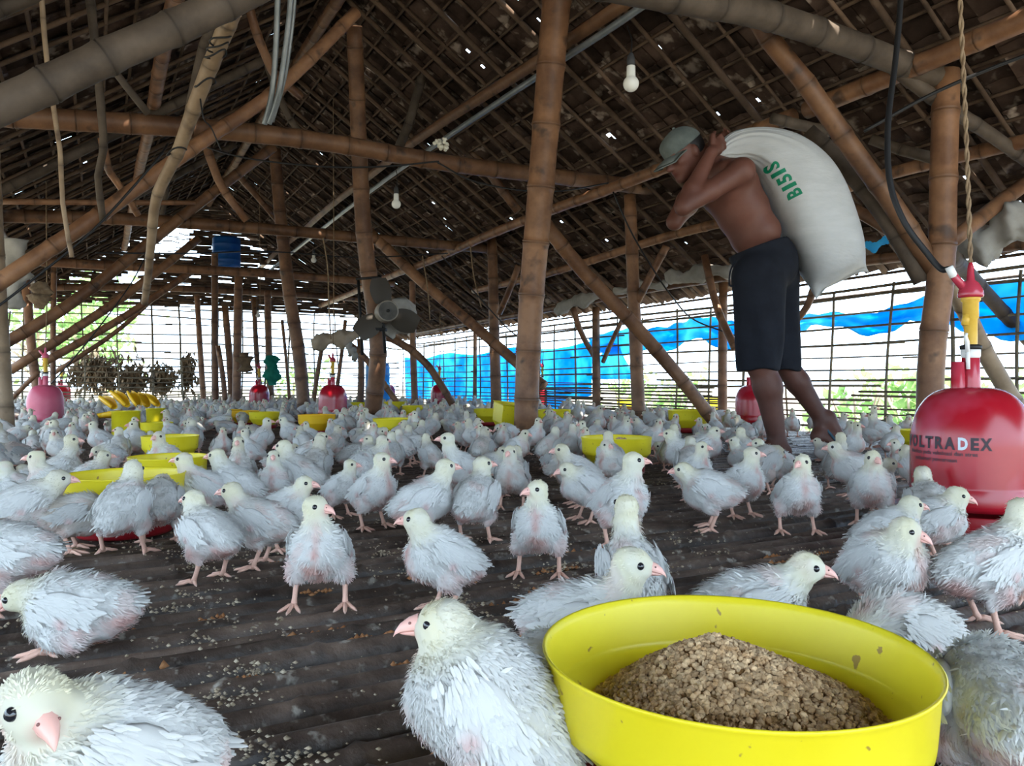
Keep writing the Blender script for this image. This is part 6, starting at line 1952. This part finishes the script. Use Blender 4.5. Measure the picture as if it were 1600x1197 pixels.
# ================================================================== the chicks one can tell apart
placed = []      # (x, y, radius)
def pos(xc, Y): return Vector(((xc - 800) / 1200 * Y, Y, 0))
UPN = (0.012, 0, 0.046)
HERO = [
 # x centre, depth, heading, head yaw, head pitch, neck, pose, scale, extra, label
 (186, 0.53, 226, 92, -20, (0.020, 0.008, 0.022), 'stand', 1.0, dict(bz=0.092, hs=0.95, tufts=8500, tl=0.72, tilt=20, h=0.003), 'large chick at the bottom left corner looking into the camera'),
 (770, 0.625, 172, 8, -8, (0.022, 0.0, 0.022), 'stand', 1.06, dict(bz=0.080, hs=0.80,  tufts=9000, tl=0.72, tilt=40, h=0.003, wing=('fold', 'out'), fat=1.05), 'large chick left of the near feeder with one wing stretched out'),
 (1562, 0.69, 72, 0, -30, (0.030, 0, -0.01), 'sit', 1.08, dict(tufts=6000, tilt=4), 'big white chick back right of the near feeder, head hidden'),
 (905, 0.93, 342, 8, -12, (0.024, 0, 0.048), 'sit', 1.14, dict(bz=0.062, hs=1.0, tufts=3600, tilt=6), 'chick whose head peers over the back rim of the near feeder'),
 (988, 1.06, 96, 0, 14, (0.008, 0, 0.064), 'stand', 1.02, dict(tufts=3200, tilt=26), 'chick seen from behind with a tall straight neck, behind the near feeder'),
 (1172, 1.00, 350, -6, -14, (0.034, 0, 0.028), 'sit', 1.12, dict(bz=0.060, tufts=3200, tilt=10, wing=('out', 'fold')), 'sitting chick with raised wing behind the near feeder, facing right'),
 (500, 1.20, 275, 62, -8, UPN, 'stand', 1.03, dict(tufts=3600, tilt=30, legspread=1.25), 'white chick standing square to the camera in the open floor, head turned right'),
 (695, 1.17, 205, -30, -8, (0.022, 0, 0.036), 'stand', 1.0, dict(tufts=3400, tilt=24), 'chick facing left behind the large wing-stretching chick'),
 (842, 1.40, 262, -52, -6, UPN, 'stand', 1.02, dict(tufts=3200, tilt=30, legspread=1.2), 'chick standing front-on with its beak pointing left, left of the tall-necked one'),
 (742, 1.70, 72, -46, -4, (0.018, 0, 0.042), 'stand', 1.06, dict(tufts=2800, tilt=20), 'chick seen from behind with a pinkish rump, head turned right'),
 (660, 1.68, 10, 8, -4, (0.020, 0, 0.044), 'stand', 1.05, dict(tufts=2800, tilt=20), 'plump chick in profile facing right, left of the pink-rumped chick'),
 (582, 1.86, 320, 30, -6, UPN, 'stand', 1.02, dict(tufts=2600, tilt=28), 'chick facing right with a dark wing pit, behind the square-on chick'),
 (328, 1.36, 150, 10, -8, (0.016, 0, 0.036), 'stand', 1.0, dict(tufts=3000, tilt=16), 'chick turned away left with ragged tail, in front of the left-facing one'),
 (408, 1.47, 178, -4, -8, (0.028, 0, 0.036), 'stand', 1.02, dict(tufts=3000, tilt=14, dirt=0.25), 'chick in profile facing left between the turned-away and square-on chicks'),
 (443, 1.62, 350, 0, -6, (0.024, 0, 0.030), 'stand', 0.95, dict(tufts=2000), 'chick whose head alone shows to the left of the square-on chick'),
 (192, 1.58, 88, 0, -20, (0.016, 0, 0.040), 'stand', 1.06, dict(tufts=3000, tilt=30, legspread=1.3), 'chick seen squarely from behind eating at the front left feeder'),
 (112, 1.60, 20, 10, -36, (0.036, 0, -0.010), 'stand', 1.0, dict(bz=0.080, tufts=2600, tilt=4, dirt=0.7), 'brownish chick, shade put into its colour, bending to the front left feeder'),  # the shade on this chick is painted as brown down
 (38, 1.58, 22, 0, -8, (0.026, 0, 0.024), 'stand', 1.10, dict(tufts=2800, tilt=14, dirt=0.2), 'chick with a bare pink rump at the left edge facing the feeder'),
 (250, 1.68, 110, 30, -20, (0.020, 0, 0.010), 'stand', 1.02, dict(tufts=2600, tilt=16, dirt=0.35), 'chick from behind at the right side of the front left feeder'),
 (128, 1.02, 186, 0, -32, (0.038, 0, -0.002), 'sit', 1.12, dict(tufts=4200, tilt=2), 'chick lying on the slats at lower left with its head down'),
 (14, 1.18, 188, 0, -6, (0.02, 0, 0.03), 'stand', 1.1, dict(tufts=3200, tilt=6), 'chick cut by the left edge with only its tail half showing'),
 (968, 1.66, 300, 62, -2, (0.018, 0, 0.052), 'stand', 1.10, dict(tufts=2800, tilt=26), 'tall chick facing right beyond the tall-necked one'),
 (1112, 1.84, 168, -2, -10, (0.030, 0, 0.024), 'stand', 1.06, dict(tufts=2800, tilt=8, dirt=0.15), 'chick stooping left in profile on the open floor right of the middle'),
 (1158, 2.02, 300, 50, -4, UPN, 'stand', 1.02, dict(tufts=2400, tilt=28), 'chick behind the stooping one with its head turned right'),
 (1245, 1.80, 268, -44, -10, UPN, 'stand', 1.02, dict(tufts=2800, tilt=30, legspread=1.2), 'chick standing front-on in the open floor, head turned left, right of the stooping one'),
 (1335, 2.35, 178, 0, -6, (0.028, 0, 0.036), 'stand', 1.05, dict(tufts=2400, tilt=12), 'chick in profile facing left in front of the rear foot of the man'),
 (1362, 1.90, 250, 20, -10, (0.014, 0, 0.040), 'stand', 1.06, dict(tufts=2600, tilt=28), 'white chick looking straight at the camera left of the big red drinker'),
 (1385, 1.42, 8, -6, -10, (0.020, 0, 0.026), 'stand', 1.04, dict(bz=0.078, tufts=2800, tilt=16), 'chick with a ragged tail behind the pink-winged one, looking right'),
 (1378, 1.15, 292, 32, -22, (0.014, 0, 0.026), 'stand', 1.10, dict(bz=0.080, tufts=3600, tilt=24, fat=1.08), 'fluffy chick with a pink wing spot sitting behind the near feeder at right'),
 (1415, 0.93, 195, 0, -50, (0.036, 0, -0.030), 'sit', 1.08, dict(tufts=3600, tilt=8, dirt=0.25), 'grey-backed chick half hidden by the right rim of the near feeder'),
 (1540, 1.09, 8, 0, -2, (0.026, 0, 0.048), 'stand', 1.10, dict(tufts=3600, tilt=16, step=0.012), 'big chick striding right at the right edge'),
 (1452, 1.66, 75, -10, 6, (0.022, 0, 0.040), 'stand', 1.0, dict(tufts=2400, tilt=10, dirt=0.3), 'chick seen from behind drinking at the big red drinker'),
 (1452, 1.52, 350, -18, -20, (0.020, 0, 0.026), 'stand', 1.02, dict(bz=0.080, tufts=2600, tilt=16), 'yellow-headed chick half hidden behind the ragged-tailed one'),
 (838, 0.80, 60, 0, -20, (0.03, 0, 0.0), 'sit', 0.95, dict(tufts=2400, tilt=5), 'chick of which a white sliver shows left of the near feeder'),
 (1628, 1.20, 200, 0, -4, UPN, 'stand', 1.0, dict(tufts=2000), 'chick mostly outside the right edge with one foot showing'),
 (1212, 2.55, 176, 0, -6, (0.026, 0, 0.036), 'stand', 1.02, dict(tufts=1600, tilt=12), 'chick facing left at the front foot of the man'),
 (905, 2.20, 188, -6, -8, (0.022, 0, 0.036), 'stand', 1.05, dict(tufts=1800, dirt=0.3), 'greyish pink-faced chick facing left before the middle post'),
 (915, 1.95, 200, 0, -16, (0.028, 0, 0.016), 'stand', 1.0, dict(tufts=1800), 'stooping chick beside the tall right-facing one'),
 (800, 2.15, 262, -10, -10, UPN, 'stand', 1.0, dict(tufts=1800, dirt=0.4), 'dusty chick seen front-on right of the long pale-necked one'),
 (722, 2.30, 215, -25, -2, (0.020, 0, 0.058), 'stand', 1.08, dict(tufts=1800), 'chick with a long pale bare neck left of the middle post'),
 (566, 2.25, 92, 0, -30, (0.02, 0, -0.01), 'stand', 1.05, dict(tufts=1800, fat=1.1), 'round ball-like chick from behind with its head hidden'),
 (470, 2.15, 170, -10, -6, (0.020, 0, 0.044), 'stand', 1.08, dict(tufts=1800, dirt=0.2), 'darker-faced chick facing left with a heavy wing'),
 (432, 2.10, 275, 10, -4, UPN, 'stand', 0.95, dict(tufts=1600), 'slim chick looking at the camera beside the darker-faced one'),
 (532, 2.02, 330, 30, -4, UPN, 'stand', 0.85, dict(tufts=1600), 'small chick facing right beneath the ball-like one'),
 (370, 1.95, 172, 0, -6, (0.024, 0, 0.040), 'stand', 1.06, dict(tufts=1800), 'chick with a broad white wing right of the front left feeder'),
 (320, 1.90, 200, -20, -4, (0.020, 0, 0.044), 'stand', 1.02, dict(tufts=1800), 'chick facing left at the right rim of the front left feeder'),
 (85, 1.98, 205, -10, -6, UPN, 'stand', 1.0, dict(tufts=1600), 'chick behind the brownish one at the left feeder'),
 (35, 2.15, 180, 0, -6, (0.022, 0, 0.040), 'sit', 1.0, dict(tufts=1600), 'chick resting at the left edge behind the pink-rumped one'),
 (1082, 2.30, 300, 20, -4, UPN, 'stand', 1.0, dict(tufts=1600), 'chick half hidden above the stooping one, face to the camera'),
 (1190, 2.45, 20, 0, -30, (0.03, 0, 0.0), 'stand', 1.1, dict(tufts=1600, dirt=0.5), 'dull brownish chick behind the one with its head turned right'),
 (1070, 2.75, 170, 0, -4, (0.024, 0, 0.040), 'stand', 1.08, dict(tufts=1500), 'chick facing left at the right rim of the feeder with feed'),
 (1100, 3.05, 340, 0, 0, (0.01, 0, 0.03), 'stand', 1.1, dict(tufts=1400), 'pale chick with a raised tail left of the front leg of the man'),
 (955, 2.75, 100, 0, -10, UPN, 'stand', 1.0, dict(tufts=1500), 'chick from behind in front of the feeder with feed'),
 (1440, 2.30, 120, 0, -10, (0.02, 0, 0.02), 'stand', 1.05, dict(tufts=1500), 'chick tail and back just left of the big red drinker'),
]
for k, (xc, Y, hd, hy, hp_, nk, ps, sc, ex, lab) in enumerate(HERO):
    kw = dict(tilt=22, seed=200 + k, hyaw=hy, hpitch=hp_, neck=nk, pose=ps)
    kw.update(ex)
    d = Chick(**kw).parts()
    p = pos(xc, Y)
    p.z = 0.001
    if Y > 0.7: sc *= 0.885 if Y < 1.5 else 0.93
    place_chick(d, p, hd, sc, lab)
    placed.append((p.x, p.y, 0.075 * sc))

# ================================================================== the crowd
TEMPL = []
for k, kw in enumerate([dict(), dict(hyaw=55), dict(hyaw=-50), dict(neck=(0.022, 0, 0.034), hpitch=-14), dict(neck=(0.040, 0, -0.004), hpitch=-36, tilt=10), dict(pose='sit', tilt=8, neck=(0.018, 0, 0.032)),
                        dict(pose='sit', tilt=4, neck=(0.030, 0, 0.010), hpitch=-20), dict(neck=(0.008, 0, 0.060), tilt=30), dict(dirt=0.45, hyaw=25, neck=(0.020, 0, 0.038)), dict(tilt=34, hyaw=-30, legspread=1.2), dict(dirt=0.25, neck=(0.034, 0, 0.010), hpitch=-25, tilt=14), dict(fat=1.08, hyaw=80, neck=(0.006, 0, 0.040))]):
    a = dict(tilt=22, neck=UPN, hpitch=-6, dirt=[0.15, 0.42, 0.6, 0.3][k % 4], pink=1.25); a.update(kw)
    TEMPL.append((Chick(seed=400 + k, tufts=1300, h=0.0042, **a).parts(), Chick(seed=430 + k, tufts=420, h=0.0068, single=True, **a).parts()))
keep_out = [(823, 690, 4.67, 0.13), (577, 665, 6.46, 0.12), (1455, 716, 3.63, 0.10), (998, 672, 5.8, 0.09), (777, 652, 8.0, 0.09), (477, 650, 8.4, 0.10), (12, 690, 4.67, 0.08), (66, 653, 8.0, 0.08),
            (1205, 712, 3.6, 0.16), (1180, 712, 3.55, 0.14), (1290, 690, 3.72, 0.17), (1320, 690, 3.7, 0.12), (197, 690, 4.9, 0.13), (243, 672, 6.0, 0.11), (796, 700, 4.95, 0.12), (648, 647, 8.9, 0.07), (563, 642, 9.8, 0.07), (590, 640, 10.2, 0.2), (1118, 660, 5.35, 0.10), (850, 640, 7.2, 0.1)]
block = [((x - 800) / 1200 * Y, Y, r) for x, y, Y, r in keep_out] + [(x, y, r + 0.035) for x, y, r in FEEDERS] + [(x, y, r + 0.02) for x, y, r in DRINK]
def free(x, y, r):
    for a, b, c in placed:
        if (a - x) ** 2 + (b - y) ** 2 < (c + r) ** 2: return False
    for a, b, c in block:
        if (a - x) ** 2 + (b - y) ** 2 < (c + r) ** 2: return False
    return True
# bare patches of floor the photograph shows
BARE = [(1180, 2.05, 0.42), (1290, 2.25, 0.26), (660, 1.35, 0.5), (900, 1.5, 0.4), (430, 4.3, 0.35), (400, 5.1, 0.3), (1265, 3.1, 0.28), (770, 2.05, 0.10)]
BARE = [((x - 800) / 1200 * Y, Y, r) for x, Y, r in BARE]
cand = []
SEEN = FEEDERS[1:] + DRINK     # these stay in view: few chicks stand right before them
cr = random.Random(21)
tries = 0
while tries < 60000 and len(cand) < 640:
    tries += 1
    Y = math.sqrt(cr.uniform(1.75 ** 2, 11.6 ** 2))
    X = cr.uniform(-0.70, 0.70) * Y
    u_, v_ = uv_of((X, Y))
    if v_ > V_R - 0.14 or v_ < V_L + 0.1 or u_ > U_END - 0.15: continue
    if Y < 2.2 and cr.random() < 0.6: continue
    if any((X - a) ** 2 + (Y - b) ** 2 < c * c for a, b, c in BARE): continue
    if any(0 < fy - Y < 0.12 * fy and abs(X / Y - fx / fy) * Y < fr * 0.75 for fx, fy, fr in SEEN): continue
    r = 0.064 if Y > 2.6 else 0.075
    if not free(X, Y, r): continue
    placed.append((X, Y, r)); cand.append((Y, X))
# more come round the feeders and drinkers
for fx, fy, fr in FEEDERS[1:20] + DRINK:
    for k in range(9):
        a = cr.uniform(0, 6.28); R_ = fr + cr.uniform(0.09, 0.13)
        X, Y = fx + R_ * math.cos(a), fy + R_ * math.sin(a)
        u_, v_ = uv_of((X, Y))
        if v_ > V_R - 0.14 or Y < 1.9 or math.sin(a) < -0.35: continue
        if free(X, Y, 0.05): placed.append((X, Y, 0.055)); cand.append((Y, X))
cand.sort()
def zone(X, Y, hd, k, sc):
    x = 800 + 1200 * X / Y
    side = 0 if x < 200 else 1 if x < 350 else 2 if x < 470 else 3 if x < 590 else 4 if x < 700 else 5 if x < 820 else 6 if x < 930 else 7 if x < 1060 else 8 if x < 1200 else 9
    dep = 0 if Y < 2.6 else 1 if Y < 3.3 else 2 if Y < 4.2 else 3 if Y < 5.4 else 4
    a = ['near the left edge', 'by the yellow cylinders', 'under the leaning post', 'left of the fan post', 'right of the fan post', 'left of the middle post', 'right of the middle post', 'before the crossed post', "left of the man's legs", "right of the man's legs"][side]
    b = ['front rows', 'second rows', 'middle rows', 'back rows', 'farthest rows'][dep]
    h = hd % 360
    f = ['facing right', 'facing away right', 'facing away', 'facing away left', 'facing left', 'facing left towards us', 'facing us', 'facing right towards us'][int((h + 22.5) // 45) % 8]
    p = ['white chick', 'chick with turned head', 'chick with head turned aside', 'stooping chick', 'pecking chick', 'sitting chick', 'lying chick', 'tall-necked chick', 'dusty chick', 'upright chick', 'greyish pecking chick', 'plump chick'][k]
    return f'{p} {f}, {b} {a}', f'flock {a}, {b}'
n_single = 300 - len(HERO)
rest = MB()
used = set()
first_full = {}
for i, (Y, X) in enumerate(cand):
    hd = cr.uniform(0, 360)
    sc = cr.uniform(0.80, 1.02)
    k = cr.randrange(len(TEMPL))
    loc = Vector((X, Y, 0.001))
    if i < n_single:
        lab, grp = zone(X, Y, hd, k, sc)
        for t in range(40):
            if lab not in used: break
            hd = cr.uniform(0, 360)
            if t > 12: k = cr.randrange(len(TEMPL))
            lab, grp = zone(X, Y, hd, k, sc)
        used.add(lab)
        place_chick(TEMPL[k][0] if Y < 3.1 else TEMPL[k][1], loc, hd, sc, lab, grp)
    else:
        me = TEMPL[k][1]['one']
        if 'arr' not in first_full: first_full['arr'] = {}
        if k not in first_full['arr']:
            V = np.array([v.co for v in me.vertices]); Nn = np.array([l.vector for l in me.vertex_normals]) if False else None
            ca_ = me.color_attributes['Col']; C = np.zeros(len(V) * 4, np.float32); ca_.data.foreach_get('color', C)
            first_full['arr'][k] = (V, [tuple(p.vertices) for p in me.polygons], C.reshape(-1, 4)[:, :3])
        V, F, C = first_full['arr'][k]
        R = np.array(Matrix.Rotation(math.radians(hd), 3, 'Z')) * sc
        rest.add(V @ R.T + np.array(loc), F, C)
o = rest.obj('chick_flock', M['down'])
prop(o, 'rest of the flock of tiny white chicks along the far walls', 'chicks', kind='stuff')
print('chicks', len(HERO), len(cand))
